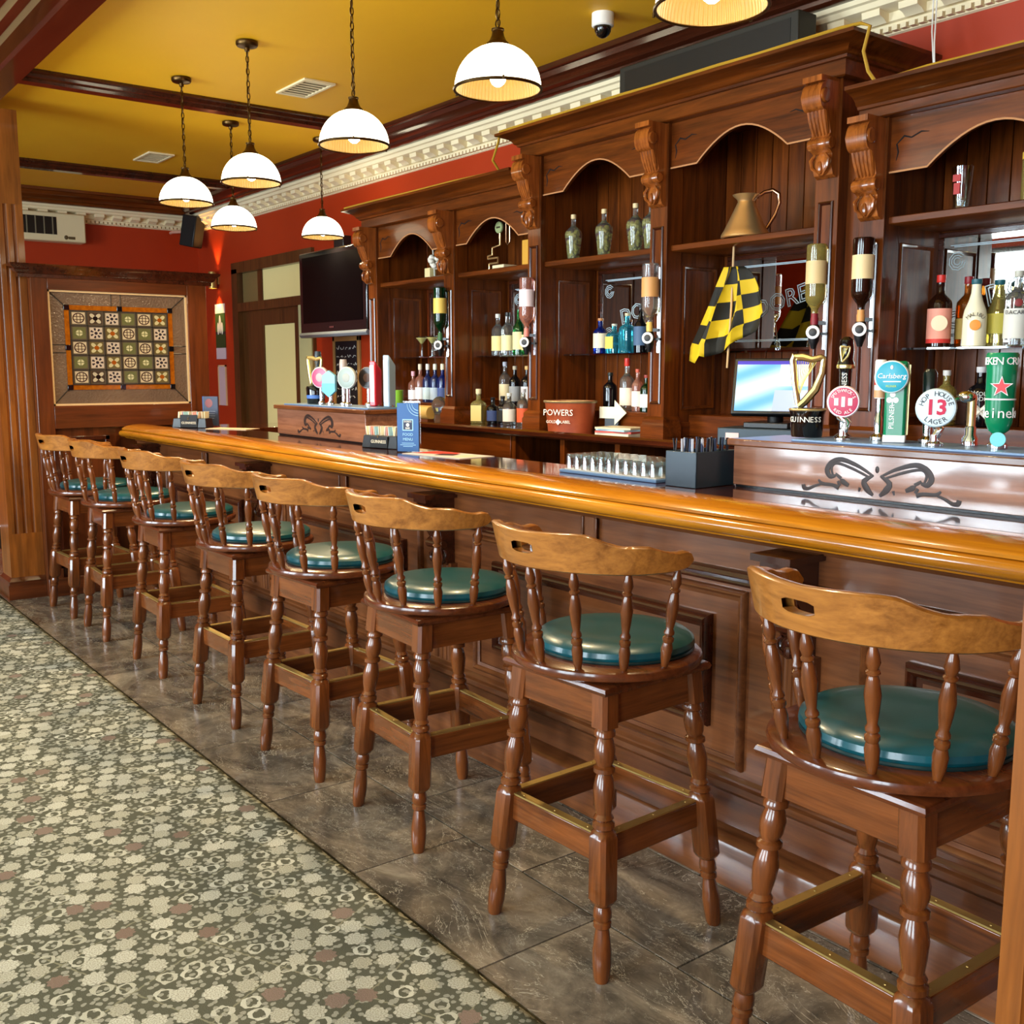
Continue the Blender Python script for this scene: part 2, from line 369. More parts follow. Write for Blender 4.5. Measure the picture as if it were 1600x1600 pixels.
# fluted post and glazed partition at the far end of the bar
post = thing('fluted_post', 'tall fluted wooden post beside the leaded glass partition', 'post', (1.5, 7.19, 0))
def fluted(w, d, n, r):
    # outline in (x, y): front at -d with n round grooves
    pts = [(-w, d), (-w, -d)]
    for i in range(n):
        c = -w+2*w*(i+1)/(n+1)
        for k in range(7):
            a = PI-PI*k/6; pts.append((c+r*math.cos(a), -d+r*.9*math.sin(a)))
    return pts+[(w, -d), (w, d)]
MB().prism(fluted(.1, .12, 3, .013), 'z', .42, 2.46).build('shaft', WP['z'], post)
MB().box(-.1, .1, -.12, .12, .13, .42).build('block', WP['z'], post); MB().box(-.1, .1, -.12, .12, 2.46, 3.02).build('block', WP['z'], post)
MB().rings([[(-.1-o, -.12-o, z), (.1, -.12-o, z), (.1, .12+o, z), (-.1-o, .12+o, z)] for o, z in ((.025, 0), (.025, .09), (.018, .1), (.018, .115), (.006, .13), (0, .14))]).build('base', WPART['x'], post)
P0, P1 = 1.602, 2.72
part = thing('glazed_partition', 'wooden partition with leaded glass window of patterned squares', 'partition', (2.16, 7.05, 0))
YP = 7.0
def wpart(n, mb, m, bevel=0): return mb.build(n, m, part, bevel, world=True)
wpart('frame', MB().box(P0, 1.70, YP, YP+.1, 0, 2.02).box(2.585, P1, YP, YP+.1, 0, 2.02), WPART['z'], .004)
wpart('rail', MB().box(1.70, 2.585, YP, YP+.1, 1.95, 2.02).box(1.70, 2.585, YP, YP+.1, 1.08, 1.225), WPART['x'], .003)
wpart('panel', MB().box(1.70, 2.585, YP+.03, YP+.08, 0, 1.08), WPART['z'])
pm = MB()
for a, b, c, d in ((1.68, 2.03, 1.0, 1.03), (1.68, 2.03, .18, .21)): pm.box(a, b, YP-.012, YP+.03, c, d)
for a in (1.68, 2.0): pm.box(a, a+.03, YP-.012, YP+.03, .18, 1.03)
wpart('panel_moulding', pm, WDZ, .004)
wpart('skirting', MB().box(P0, 2.2, YP-.02, YP, 0, .12), WPART['x'], .004)
cap = [(0, 2.02), (0, 2.04), (.015, 2.05), (.025, 2.07), (.045, 2.085), (.05, 2.1), (0, 2.1)]
wpart('cap', MB().rings([[(P0-.07-o, YP-o, z), (P1+.04+o, YP-o, z), (P1+.04+o, YP+.06, z), (P0-.07-o, YP+.06, z)] for o, z in cap]), WDARK)
wpart('glazing_bead', MB().box(1.70, 1.712, YP+.01, YP+.04, 1.225, 1.95).box(2.573, 2.585, YP+.01, YP+.04, 1.225, 1.95).box(1.70, 2.585, YP+.01, YP+.04, 1.225, 1.237).box(1.70, 2.585, YP+.01, YP+.04, 1.938, 1.95), mat('pale_bead', S(196, 164, 120), .4))
TEX = mat('textured_glass', S(120, 98, 86), .12); _t = NT(TEX); _t.bump(_t.noise(_t.coord('Object'), 70, 2), .9, .006)
_t.color(_t.mix(_t.noise(_t.coord('Object'), 3, 2), S(70, 54, 46), S(116, 94, 76)))
LEAD = mat('lead_came', S(52, 48, 44), .4, .6)
AMBER = mat('amber_glass', S(150, 76, 10), .12); _t = NT(AMBER); _t.color(_t.mix(_t.noise(_t.coord('Object'), 40, 3), S(96, 40, 6), S(168, 96, 16)))
gx0, gx1, gz0, gz1 = 1.712, 2.573, 1.237, 1.938
ax0, ax1, az0, az1 = 1.795, 2.485, 1.325, 1.86
gx = lambda f: ax0+(ax1-ax0)*f
for a, b, c, d in ((gx0, ax0, gz0, gz1), (ax1, gx1, gz0, gz1), (ax0, ax1, gz0, az0), (ax0, ax1, az1, gz1)):
    wpart('border_pane', MB().box(a, b, YP+.022, YP+.03, c, d), TEX)
bw = .03
for a, b, c, d in ((ax0, ax0+bw, az0, az1), (ax1-bw, ax1, az0, az1), (ax0+bw, ax1-bw, az0, az0+bw), (ax0+bw, ax1-bw, az1-bw, az1)):
    wpart('amber_strip', MB().box(a, b, YP+.018, YP+.028, c, d), AMBER)
for cx in (ax0+.015, (ax0+ax1)/2, ax1-.015):
    for cz in (az0+.015, (az0+az1)/2, az1-.015):
        if abs(cx-(ax0+ax1)/2) < .01 and abs(cz-(az0+az1)/2) < .01: continue
        wpart('corner_square', MB().box(cx-.017, cx+.017, YP+.012, YP+.026, cz-.017, cz+.017), BLACKG, .003)
tx0, tx1, tz0, tz1 = ax0+bw+.004, ax1-bw-.004, az0+bw+.004, az1-bw-.004
tw, thh = (tx1-tx0)/6, (tz1-tz0)/5
def tile_mat(kind):
    bgc, fg, dk = {'A': (S(170, 156, 130), S(222, 208, 176), S(52, 30, 26)), 'B': (S(60, 48, 40), S(164, 154, 132), S(20, 14, 14)), 'C': (S(168, 154, 140), S(212, 198, 180), S(40, 34, 40)),
                   'D': (S(88, 88, 56), S(170, 166, 130), S(84, 86, 50)), 'E': (S(90, 78, 46), S(166, 158, 122), S(130, 64, 12))}[kind]
    m = mat('glass_square_'+kind, bgc, .12); t = NT(m); x, _, z = t.sep(t.coord('Object', (1/tw*2, 1, 1/thh*2)))
    r = t.m('SQRT', t.m('ADD', t.m('MULTIPLY', x, x), t.m('MULTIPLY', z, z))); th = t.m('ARCTAN2', z, x)
    ax, az = t.m('ABSOLUTE', x), t.m('ABSOLUTE', z)
    mx = t.m('MAXIMUM', ax, az)
    if kind == 'A':
        ring = t.m('LESS_THAN', t.m('ABSOLUTE', t.m('SUBTRACT', r, .64)), .07)
        g = t.m('MULTIPLY', t.m('LESS_THAN', t.m('MINIMUM', t.m('ABSOLUTE', t.m('SUBTRACT', ax, .2)), t.m('ABSOLUTE', t.m('SUBTRACT', az, .2))), .045), t.m('LESS_THAN', r, .6))
        c = t.mix(t.m('MAXIMUM', ring, g), bgc, dk)
    elif kind == 'C':
        w = t.m('MULTIPLY', t.m('GREATER_THAN', t.m('COSINE', t.m('MULTIPLY', th, 7.)), .1), t.m('MULTIPLY', t.m('GREATER_THAN', r, .36), t.m('LESS_THAN', r, .7)))
        c = t.mix(t.m('MAXIMUM', w, t.m('LESS_THAN', r, .2)), bgc, dk)
    elif kind == 'D':
        s = t.m('ADD', ax, az)
        dia = t.m('LESS_THAN', t.m('ABSOLUTE', t.m('SUBTRACT', s, .8)), .06)
        cl = t.m('MULTIPLY', t.m('LESS_THAN', r, .4), t.m('GREATER_THAN', t.m('MINIMUM', ax, az), .05))
        c = t.mix(dia, bgc, dk); c = t.mix(cl, c, fg)
    else:
        pet = t.m('LESS_THAN', r, t.m('MULTIPLY', t.m('ABSOLUTE', t.m('SINE', t.m('MULTIPLY', th, 2.))), .86))
        c = t.mix(pet, bgc, fg); c = t.mix(t.m('LESS_THAN', r, .3), c, dk)
    c = t.mix(t.m('GREATER_THAN', mx, .78), c, S(78, 68, 56))
    t.color(c); return m
TM = {k: tile_mat(k) for k in 'ABCDE'}; sqm = {}
for k in 'ABCDE':
    sqm[k] = MB().box(-tw/2+.002, tw/2-.002, -.004, .004, -thh/2+.002, thh/2-.002).mesh('glass_square'); sqm[k].materials.append(TM[k])
for r, rowk in enumerate(['ABCDAE', 'DCEADC', 'AECDAE', 'DCEADC', 'ABCDAE']):
    for c, k in enumerate(rowk):
        link('glass_square', sqm[k], part, (tx0+tw*(c+.5)-2.16, YP+.02-7.05, tz1-thh*(r+.5)))
came = MB()
for i in range(7): came.box(tx0+tw*i-.003, tx0+tw*i+.003, YP+.012, YP+.027, tz0, tz1)
for i in range(6): came.box(tx0, tx1, YP+.012, YP+.027, tz0+thh*i-.003, tz0+thh*i+.003)
for sx, sz, ex, ez in ((gx0, gz0, ax0, az0), (gx1, gz0, ax1, az0), (gx0, gz1, ax0, az1), (gx1, gz1, ax1, az1)):
    came.tube([(sx, YP+.02, sz), (ex, YP+.02, ez)], .003, 5)
for xx in (2.09, 2.15): came.tube([(xx, YP+.02, az1), (xx, YP+.02, gz1)], .0025, 5)
for zz in (1.56, 1.61):
    came.tube([(gx0, YP+.02, zz), (ax0, YP+.02, zz)], .0025, 5); came.tube([(ax1, YP+.02, zz), (gx1, YP+.02, zz)], .0025, 5)
wpart('lead_came', came, LEAD)
# near wooden post at the right edge of the view
np_ = thing('pillar', 'orange brown wooden pillar close by at the right edge', 'post', (1.47, .607, 0))
MB().prism(fluted(.07, .07, 2, .012), 'z', 0, 3.1).xf(Matrix.Rotation(-PI/2, 4, 'Z')).build('shaft', WP['z'], np_)
# ================================================================ the bar counter
BY0, BY1 = -.35, 6.98
bar = thing('bar_counter', 'long panelled wooden bar counter front with corbels under the overhang', 'bar', (2.4, 3.3, 0))
def bp(n, mb, m, bevel=0, label=None):
    o = mb.build(n, m, bar, bevel, world=True)
    if label: o['label'] = label
    return o
bp('body', MB().box(2.2, 2.62, BY0, BY1, .29, 1.006), WF['y'])
bp('plinth', MB().prism([(2.16, 0), (2.16, .125), (2.165, .132), (2.215, .15), (2.62, .15), (2.62, 0)], 'y', BY0, BY1), WF['y'])
bp('recess_board', MB().box(2.222, 2.6, BY0, BY1, .15, .262), WF['y'])
bp('base_moulding', MB().prism([(2.222, .255), (2.19, .262), (2.178, .275), (2.18, .292), (2.19, .298), (2.19, .305), (2.2, .315), (2.25, .315), (2.25, .255)], 'y', BY0, BY1), WF['y'])
bp('frieze_moulding', MB().prism([(2.21, .862), (2.19, .862), (2.183, .87), (2.188, .878), (2.18, .882), (2.172, .89), (2.178, .9), (2.19, .904), (2.21, .906)], 'y', BY0, BY1), WDARK)
bp('top_moulding', MB().prism([(2.21, .985), (2.192, .985), (2.185, .995), (2.165, .999), (2.15, 1.006), (2.21, 1.006)], 'y', BY0, BY1), WF['y'])
PY = [-.02, 1.63, 3.28, 4.93, 6.58]
def frame_strip(mb, y0, y1, z0, z1, wd, pr, x=2.2):
    pf = [(0, 0), (0, pr*.5), (wd*.15, pr*.8), (wd*.35, pr), (wd*.55, pr*.75), (wd*.65, pr*.4), (wd, pr*.25), (wd, 0)]
    R = []
    for o, h in pf: R.append([(x-h, y0+o, z0+o), (x-h, y1-o, z0+o), (x-h, y1-o, z1-o), (x-h, y0+o, z1-o)])
    return mb.rings(R, False)
for i in range(4):
    c = (PY[i]+PY[i+1])/2
    bp('outer_frame', frame_strip(MB(), c-.645, c+.645, .335, .85, .032, .022), WF['y'])
    bp('raised_frame', frame_strip(MB(), c-.52, c+.52, .435, .765, .045, .03), WDARK)
    bp('raised_panel', MB().box(2.192, 2.2, c-.478, c+.478, .478, .722), WF['y'])
    bp('stile', MB().box(2.19, 2.2, c-.03, c+.03, .906, .985).box(2.184, 2.19, c-.038, c-.026, .906, .985).box(2.184, 2.19, c+.026, c+.038, .906, .985), WF['z'], .002)
pil = MB().prism(fluted(.06, .018, 3, .008), 'z', .335, .72).xf(Matrix.Rotation(-PI/2, 4, 'Z')).mesh('pilaster'); pil.materials.append(WF['z'])
def scroll(h, d, w, seg=1):
    # carved bracket, back at x=0, top at z=0, projecting towards -x
    pts = [(0, 0), (-d, 0), (-d, -.06*h)]
    for k in range(9):
        a = PI*.5+PI*1.05*k/8*1.0
        pts.append((-d*.78+d*.26*math.cos(a), -.2*h+.14*h*math.sin(a)))
    pts += [(-d*.66, -.36*h), (-d*.5, -.46*h), (-d*.42, -.56*h), (-d*.5, -.6*h)]
    for k in range(6):
        a = PI*.6+PI*.9*k/5; pts.append((-d*.42+d*.2*math.cos(a), -.66*h+.07*h*math.sin(a)))
    pts += [(-d*.3, -.76*h), (-d*.3, -.82*h), (-d*.34, -.88*h), (-d*.22, -.97*h), (-d*.05, -h), (0, -h)]
    mb = MB().prism(pts, 'y', -w*.42, w*.42)
    mb.lathe([(d*.2, -w*.5), (d*.24, -w*.46), (d*.24, w*.46), (d*.2, w*.5)], 12, (-d*.78, 0, -.2*h), 'y')
    mb.lathe([(.055*h, -w*.5), (.068*h, -w*.44), (.068*h, w*.44), (.055*h, w*.5)], 10, (-d*.42, 0, -.66*h), 'y')
    for q in range(-2, 3):            # carved leaf ribs at the waist
        mb.tube([(-d*.72, q*w*.17, -.33*h), (-d*.62, q*w*.16, -.42*h), (-d*.5, q*w*.15, -.52*h), (-d*.44, q*w*.14, -.58*h)], [w*.07, w*.1, w*.085, w*.05], 6)
    mb.ball((-d*.3, 0, -.86*h), d*.14, w*.36, .12*h, 12, 8)
    for sgn in (-1, 1):               # curled leaf edges of the drop
        mb.tube([(-d*.36, sgn*w*.08, -.97*h), (-d*.44, sgn*w*.34, -.9*h), (-d*.44, sgn*w*.4, -.82*h), (-d*.42, sgn*w*.22, -.76*h)], [w*.04, w*.07, w*.08, w*.05], 6)
    mb.ball((-d*.42, 0, -.9*h), d*.1, w*.12, .07*h, 8, 6)
    return mb
brk = scroll(.27, .13, .1).box(-.145, 0, -.062, .062, 0, .018).mesh('corbel'); brk.materials.append(WDARK)
for y in PY:
    link('pilaster', pil, bar, (2.2-2.4-.012, y-3.3, 0)); link('corbel', brk, bar, (2.2-2.4, y-3.3, .972), bevel=0)
top = thing('armrest_worktop', 'glossy dark bar top with golden rounded wooden armrest edge', 'bar top', (2.4, 3.3, 1.01))
MB().box(2.28, 2.68, BY0, BY1, 1.03, 1.076).box(2.68, 3.25, 6.42, BY1, 1.03, 1.076).build('worktop', WTOP, top, .003, world=True)
NU = [(2.31, 1.03), (2.31, 1.078), (2.295, 1.086), (2.26, 1.094), (2.22, 1.096), (2.18, 1.094), (2.145, 1.088), (2.118, 1.079), (2.106, 1.07), (2.106, 1.062), (2.13, 1.055), (2.13, 1.03)]
NL = [(2.2, 1.055), (2.108, 1.06), (2.094, 1.055), (2.086, 1.046), (2.085, 1.036), (2.09, 1.026), (2.105, 1.017), (2.125, 1.014), (2.128, 1.008), (2.15, 1.008), (2.2, 1.012)]
MB().prism(NU, 'y', BY0, BY1).build('armrest_edge', WN, top, world=True)
MB().prism(NL, 'y', BY0, BY1).build('lower_edge', WN, top, world=True)
ub = thing('under_counter', 'dark under counter shelving behind the bar', 'cabinet', (2.75, 3.3, 0))
MB().box(2.62, 2.93, BY0, 6.3, 0, .92).build('carcass', DARKVOID, ub, world=True)
MB().box(2.62, 2.95, BY0, 6.3, .92, .95).build('shelf', WTOP, ub, world=True)

# raised tap boxes on the bar
def ornament(parent, cx, cz, sx, sz, x):
    dk = mat('carved_groove', S(40, 24, 20), .5)
    half = [[(18, -15), (68, 12), (128, 30), (165, 18), (182, -10), (170, -32), (150, -28)], [(30, -22), (90, 2), (146, 16), (166, 0), (160, -26)],
            [(136, -70), (158, -62), (198, -60), (214, -48)], [(196, -60), (228, -72), (252, -84), (268, -82), (272, -70)], [(100, -58), (122, -46), (128, -38)], [(128, -36), (150, -22)],
            [(12, -15), (44, -38), (34, -62), (12, -84)], [(58, -62), (62, -76)], [(140, -46), (132, -62)]]
    wd = [(3, 5, 7, 7, 8, 7, 4), (3, 4, 4, 4, 3), (7, 5, 5, 3), (3, 4, 5, 7, 6), (5, 8, 4), (5, 4), (3, 8, 9, 4), (4, 2), (4, 5)]
    mb = MB()
    for sgn in (-1, 1):
        for ln, ws in zip(half, wd):
            pts = [Vector((0, -sgn*u*sx, (v+25)*sz)) for u, v in ln]
            fine = []; fr = []
            for i in range(len(pts)-1):
                p0, p1, p2, p3 = pts[max(i-1, 0)], pts[i], pts[i+1], pts[min(i+2, len(pts)-1)]
                for k in range(4):
                    t = k/4
                    fine.append(.5*((2*p1)+(-p0+p2)*t+(2*p0-5*p1+4*p2-p3)*t*t+(-p0+3*p1-3*p2+p3)*t*t*t)); fr.append((ws[i]*(1-t)+ws[i+1]*t)*sz*1.45)
            fine.append(pts[-1]); fr.append(ws[-1]*sz*1.45)
            mb.tube(fine, fr, 6)
    mb.ball((0, 0, 30*sz), .004, 7*sx, 12*sz, 8, 6)
    mb.v = [(x+p[0]*.2, cx+p[1], cz+p[2]) for p in mb.v]
    return mb.build('carved_scroll', dk, parent, world=True)
def tap_box(label, y0, y1, zt, oy):
    b = thing('tap_box', label, 'tap stand', (2.74, (y0+y1)/2, 1.076), group=None)
    MB().box(2.6, 2.86, y0, y1, 1.084, zt-.022).build('body', WBOX, b, .002, world=True)
    MB().box(2.606, 2.85, y0+.006, y1-.006, 1.0765, 1.084).build('foot', BLACK, b, world=True)
    MB().box(2.585, 2.88, y0-.018, y1+.018, zt-.022, zt).build('ledge', WN if False else WF['y'], b, .004, world=True)
    ornament(b, oy, 1.145 if y0 < 3 else 1.155, .5/545, .00084, 2.5995)
    MB().box(2.63, 2.85, y0+.03, y1-.2 if y0 < 3 else y1-.03, zt, zt+.008).build('bar_mat', STEELB, b, .002, world=True)
    MB().box(2.70, 2.9, y0+.1, y1-.1, .95, 1.0765).build('support', DARKVOID, b, world=True)
    return b
tap_box('wide wooden tap box with carved scroll under the near beer taps', .75, 2.22, 1.232, 1.695)
tap_box('smaller wooden tap box with carved scroll at the far end of the bar', 4.62, 5.66, 1.25, 5.14)

# ================================================================ bar stools
LEATHER = mat('green_leather', S(10, 74, 82), .3, coat=.2); _t = NT(LEATHER); _t.bump(_t.noise(_t.coord('Object'), 160, 3), .12, .001)
PIPING = mat('dark_leather', S(8, 40, 42), .35)
def sq_ring(c, r, n=16, p=None):
    out = []
    for i in range(n):
        a = 2*PI*(i+.5)/n; u, v = math.cos(a), math.sin(a)
        if p:
            k = (abs(u)**p+abs(v)**p)**(-1/p); u, v = u*k, v*k
        out.append((c[0]+u*r, c[1]+v*r, c[2]))
    return out
LEG = [(0, .017), (.008, .02), (.04, .023), (.075, .0235), (.11, .019), (.128, .0165), (.133, .022), (.143, .022), (.147, .018), (.155, .023), (.17, .022), (.182, .019),
       (.19, -.024), (.2, -.029), (.345, -.029), (.358, -.025), (.364, .021), (.37, .027), (.38, .027), (.386, .02), (.392, .025), (.402, .019), (.43, .024), (.46, .0265), (.485, .022),
       (.497, .018), (.502, .026), (.512, .026), (.517, .019), (.53, .024), (.555, .0265), (.575, .022), (.583, .019), (.588, .026), (.598, .026), (.605, .022), (.608, -.027), (.7, -.027)]
def leg_mesh():
    R = []
    for z, r in LEG:
        R.append(sq_ring((0, 0, z), abs(r), 16, 7 if r < 0 else None))
    m = MB().rings(R)
    m.v = [(x-.058*(1-z/.7), y-.058*(1-z/.7), z) for x, y, z in m.v]          # splay outwards to the foot
    me = m.mesh('leg'); me.materials.append(WS['z']); return me
SPL = [(0, .0075), (.02, .0085), (.1, .0125), (.2, .0145), (.26, .011), (.28, .014), (.31, .014), (.33, .0085), (.35, .013), (.37, .013), (.4, .009), (.5, .0125), (.62, .0155), (.74, .0115), (.77, .009),
       (.785, .013), (.8, .013), (.815, .009), (.87, .0135), (.93, .011), (1, .006)]
def rail_mesh():
    n = 72; hole = 13; A = 91
    top_pts = [(0, 1.076), (14, 1.078), (30, 1.08), (36, 1.078), (44, 1.062), (52, 1.052), (58, 1.052), (66, 1.05), (74, 1.038), (80, 1.033), (85, 1.036), (89, 1.031), (91, 1.016)]
    bot_pts = [(0, .985), (30, .985), (60, .983), (80, .985), (88, .99), (91, 1.004)]
    def ip(T, a):
        a = abs(a)
        for (x0, y0), (x1, y1) in zip(T, T[1:]):
            if a <= x1:
                t = (a-x0)/(x1-x0); return y0+(y1-y0)*t
        return T[-1][1]
    V = []; idx = {}
    angs = [-A+2*A*i/n for i in range(n+1)]
    for i, a in enumerate(angs):
        zt, zb = ip(top_pts, a), ip(bot_pts, a); zm = 1.036
        hh = .0135*math.sqrt(max(0, 1-(a/8.6)**4)) if abs(a) < 8.6 else 0
        zm_ = min(max(zm, zb+.004), zt-.004)
        zs = [zb, zb+.004, zm_-max(hh, .0004), zm_+max(hh, .0004), zt-.004, zt]
        for s_, half in ((0, -.0135), (1, .0135)):
            for j, z in enumerate(zs):
                edge = .006 if j in (0, 5) else 0
                r = .262+(z-.985)*.22+half+(-edge if s_ else edge)
                th = PI+math.radians(a)
                idx[i, s_, j] = len(V); V.append((r*math.cos(th), r*math.sin(th), z))
    F = []
    for i in range(n):
        inhole = abs((angs[i]+angs[i+1])/2) < 8.6
        for j in range(5):
            if j == 2 and inhole: continue
            F.append((idx[i, 1, j], idx[i+1, 1, j], idx[i+1, 1, j+1], idx[i, 1, j+1]))
            F.append((idx[i, 0, j], idx[i, 0, j+1], idx[i+1, 0, j+1], idx[i+1, 0, j]))
        for j in ((0, 5) if not inhole else (0, 5, 2, 3)):
            F.append((idx[i, 0, j], idx[i+1, 0, j], idx[i+1, 1, j], idx[i, 1, j]))
    for i in (0, n):
        for j in range(5): F.append((idx[i, 0, j], idx[i, 1, j], idx[i, 1, j+1], idx[i, 0, j+1]))
    mb = MB(); mb.v = V; mb.f = F
    return mb
def make_stool():
    s = thing('bar_stool', '', 'bar stool', group='captain back bar stools along the counter')
    lm = leg_mesh()
    for k, (sx, sy) in enumerate(((1, 1), (-1, 1), (-1, -1), (1, -1))):
        link('leg', lm, s, (sx*.148, sy*.148, 0), scale=(-1 if sx > 0 else 1, -1 if sy > 0 else 1, 1))
    for k in range(4):
        a = k*PI/2
        st = MB().box(.162, .186, -.158, .158, .275, .345).build('stretcher', WS['y'] if k % 2 == 0 else WS['y'], s, .003); st.rotation_euler = (0, 0, a)
        br = MB().box(.163, .185, -.15, .15, .345, .3495)
        for q in (-.12, 0, .12): br.lathe([(.003, 0), (.002, .0015)], 8, (.174, q, .3495))
        br.build('brass_strip', BRASS, st)
        ap = MB().box(.146, .168, -.13, .13, .612, .69).build('apron', WS['y'], s, .002); ap.rotation_euler = (0, 0, a)
    MB().rings([[(-h, -h, z), (h, -h, z), (h, h, z), (-h, h, z)] for h, z in ((.18, .69), (.187, .694), (.19, .702), (.187, .71), (.182, .713))]).build('top_plate', WSEAT, s)
    MB().lathe([(.1, .713), (.1, .7165)], 24).build('swivel_plate', BLACK, s)
    return s
def add_top(s, rz):
    # the turning upper half: seat, cushion, spindles and back rail
    def att(o): o.rotation_euler = (0, 0, rz); return o
    for n_, m_ in TOP_M.items(): att(link(n_, m_, s))
    for k in range(7):
        a = PI+math.radians(-84+28*k)+rz
        p0 = Vector((.222*math.cos(a), .222*math.sin(a), .744)); p1 = Vector((.263*math.cos(a), .263*math.sin(a), .989))
        o = link('spindle', SPM, s, p0); o.rotation_mode = 'QUATERNION'
        o.rotation_quaternion = (p1-p0).to_track_quat('Z', 'Y'); o.scale = (1, 1, (p1-p0).length/.25)
seat = MB().lathe([(.2, .7165), (.232, .7175), (.243, .724), (.246, .733), (.243, .742), (.236, .7465), (.1, .747)], 48)
cush = MB().lathe([(.19, .747), (.2, .752), (.2055, .762), (.203, .774), (.19, .784), (.15, .79), (.08, .7935), (.01, .794)], 48, (.03, 0, 0))
pipe = MB().tube([(.03+.2*math.cos(2*PI*k/48), .2*math.sin(2*PI*k/48), .75) for k in range(48)], .005, 6, closed=True)
TOP_M = {}
for n_, mb_, m_ in (('seat', seat, WSEAT), ('cushion', cush, LEATHER), ('cushion_piping', pipe, PIPING), ('back_rail', rail_mesh(), WR)):
    me = mb_.mesh(n_); me.materials.append(m_); TOP_M[n_] = me
SPM = MB().lathe([(r, t*.25) for t, r in SPL], 10).mesh('spindle'); SPM.materials.append(WS['z'])
STOOLS = [(1.77, 1.085, -4, 'bar stool nearest the camera, cut by the wooden pillar'), (1.77, 1.915, 0, 'second nearest bar stool, standing whole with its near legs on the open tiles'),
          (1.80, 2.735, 2, 'third bar stool from the near pillar, green round cushion'), (1.79, 3.43, 3, 'fourth bar stool counting from the near pillar'),
          (1.78, 4.13, 4, 'fifth bar stool counting from the near pillar'), (1.79, 5.0, 3, 'third bar stool from the fluted post'),
          (1.78, 5.85, 2, 'second bar stool from the fluted post'), (1.77, 6.52, 8, 'farthest bar stool, right in front of the fluted post')]
base = make_stool()
for i, (x, y, rz, lab) in enumerate(STOOLS):
    s = base if i == 0 else None
    if i:
        s = base.copy(); COL.objects.link(s)
        for ch in base_parts:
            c = ch.copy(); COL.objects.link(c); c.parent = s
            for g in ch.children:
                d = g.copy(); COL.objects.link(d); d.parent = c
    else: base_parts = list(base.children)
    s.location = (x, y, 0); s['label'] = lab
    s.rotation_euler = (0, 0, math.radians((-2, 2, -3, 3, 1, -1, -2, 2)[i]))
    add_top(s, math.radians(rz))
# ================================================================ the back bar
XF, XB, ZB = 3.58, 3.985, 1.13
cnt = thing('back_counter', 'long dark wooden back counter below the bottle shelves', 'counter', (3.75, 3.7, 0))
MB().prism([(3.49, 1.09), (3.48, 1.1), (3.48, 1.12), (3.49, 1.13), (4.04, 1.13), (4.04, 1.09)], 'y', .6, 6.42).build('worktop', WTOP, cnt, world=True)
MB().box(3.93, 3.96, .6, 6.42, 0, 1.09).box(3.52, 3.96, .6, 6.42, .0, .1).build('carcass', DARKVOID, cnt, world=True)
for y in (.6, 1.6, 2.35, 2.83, 3.31, 3.73, 4.15, 4.57, 6.39): MB().box(3.52, 3.93, y, y+.035, .1, 1.09).build('divider', WB['z'], cnt, world=True)
MB().box(3.515, 3.54, 4.61, 6.39, .9, 1.088).build('drawer_front', WB['y'], cnt, .003, world=True)
MB().box(3.5, 3.53, 4.62, 6.2, .1, .88).build('cooler_door', BLACKG, cnt, .004, world=True)
MB().box(3.48, 3.5, 4.66, 6.15, .83, .87).build('cooler_handle', BLACK, cnt, .004, world=True)
MB().box(3.515, 3.54, 2.38, 3.30, .86, 1.088).build('drawer_front', WB['y'], cnt, .003, world=True)

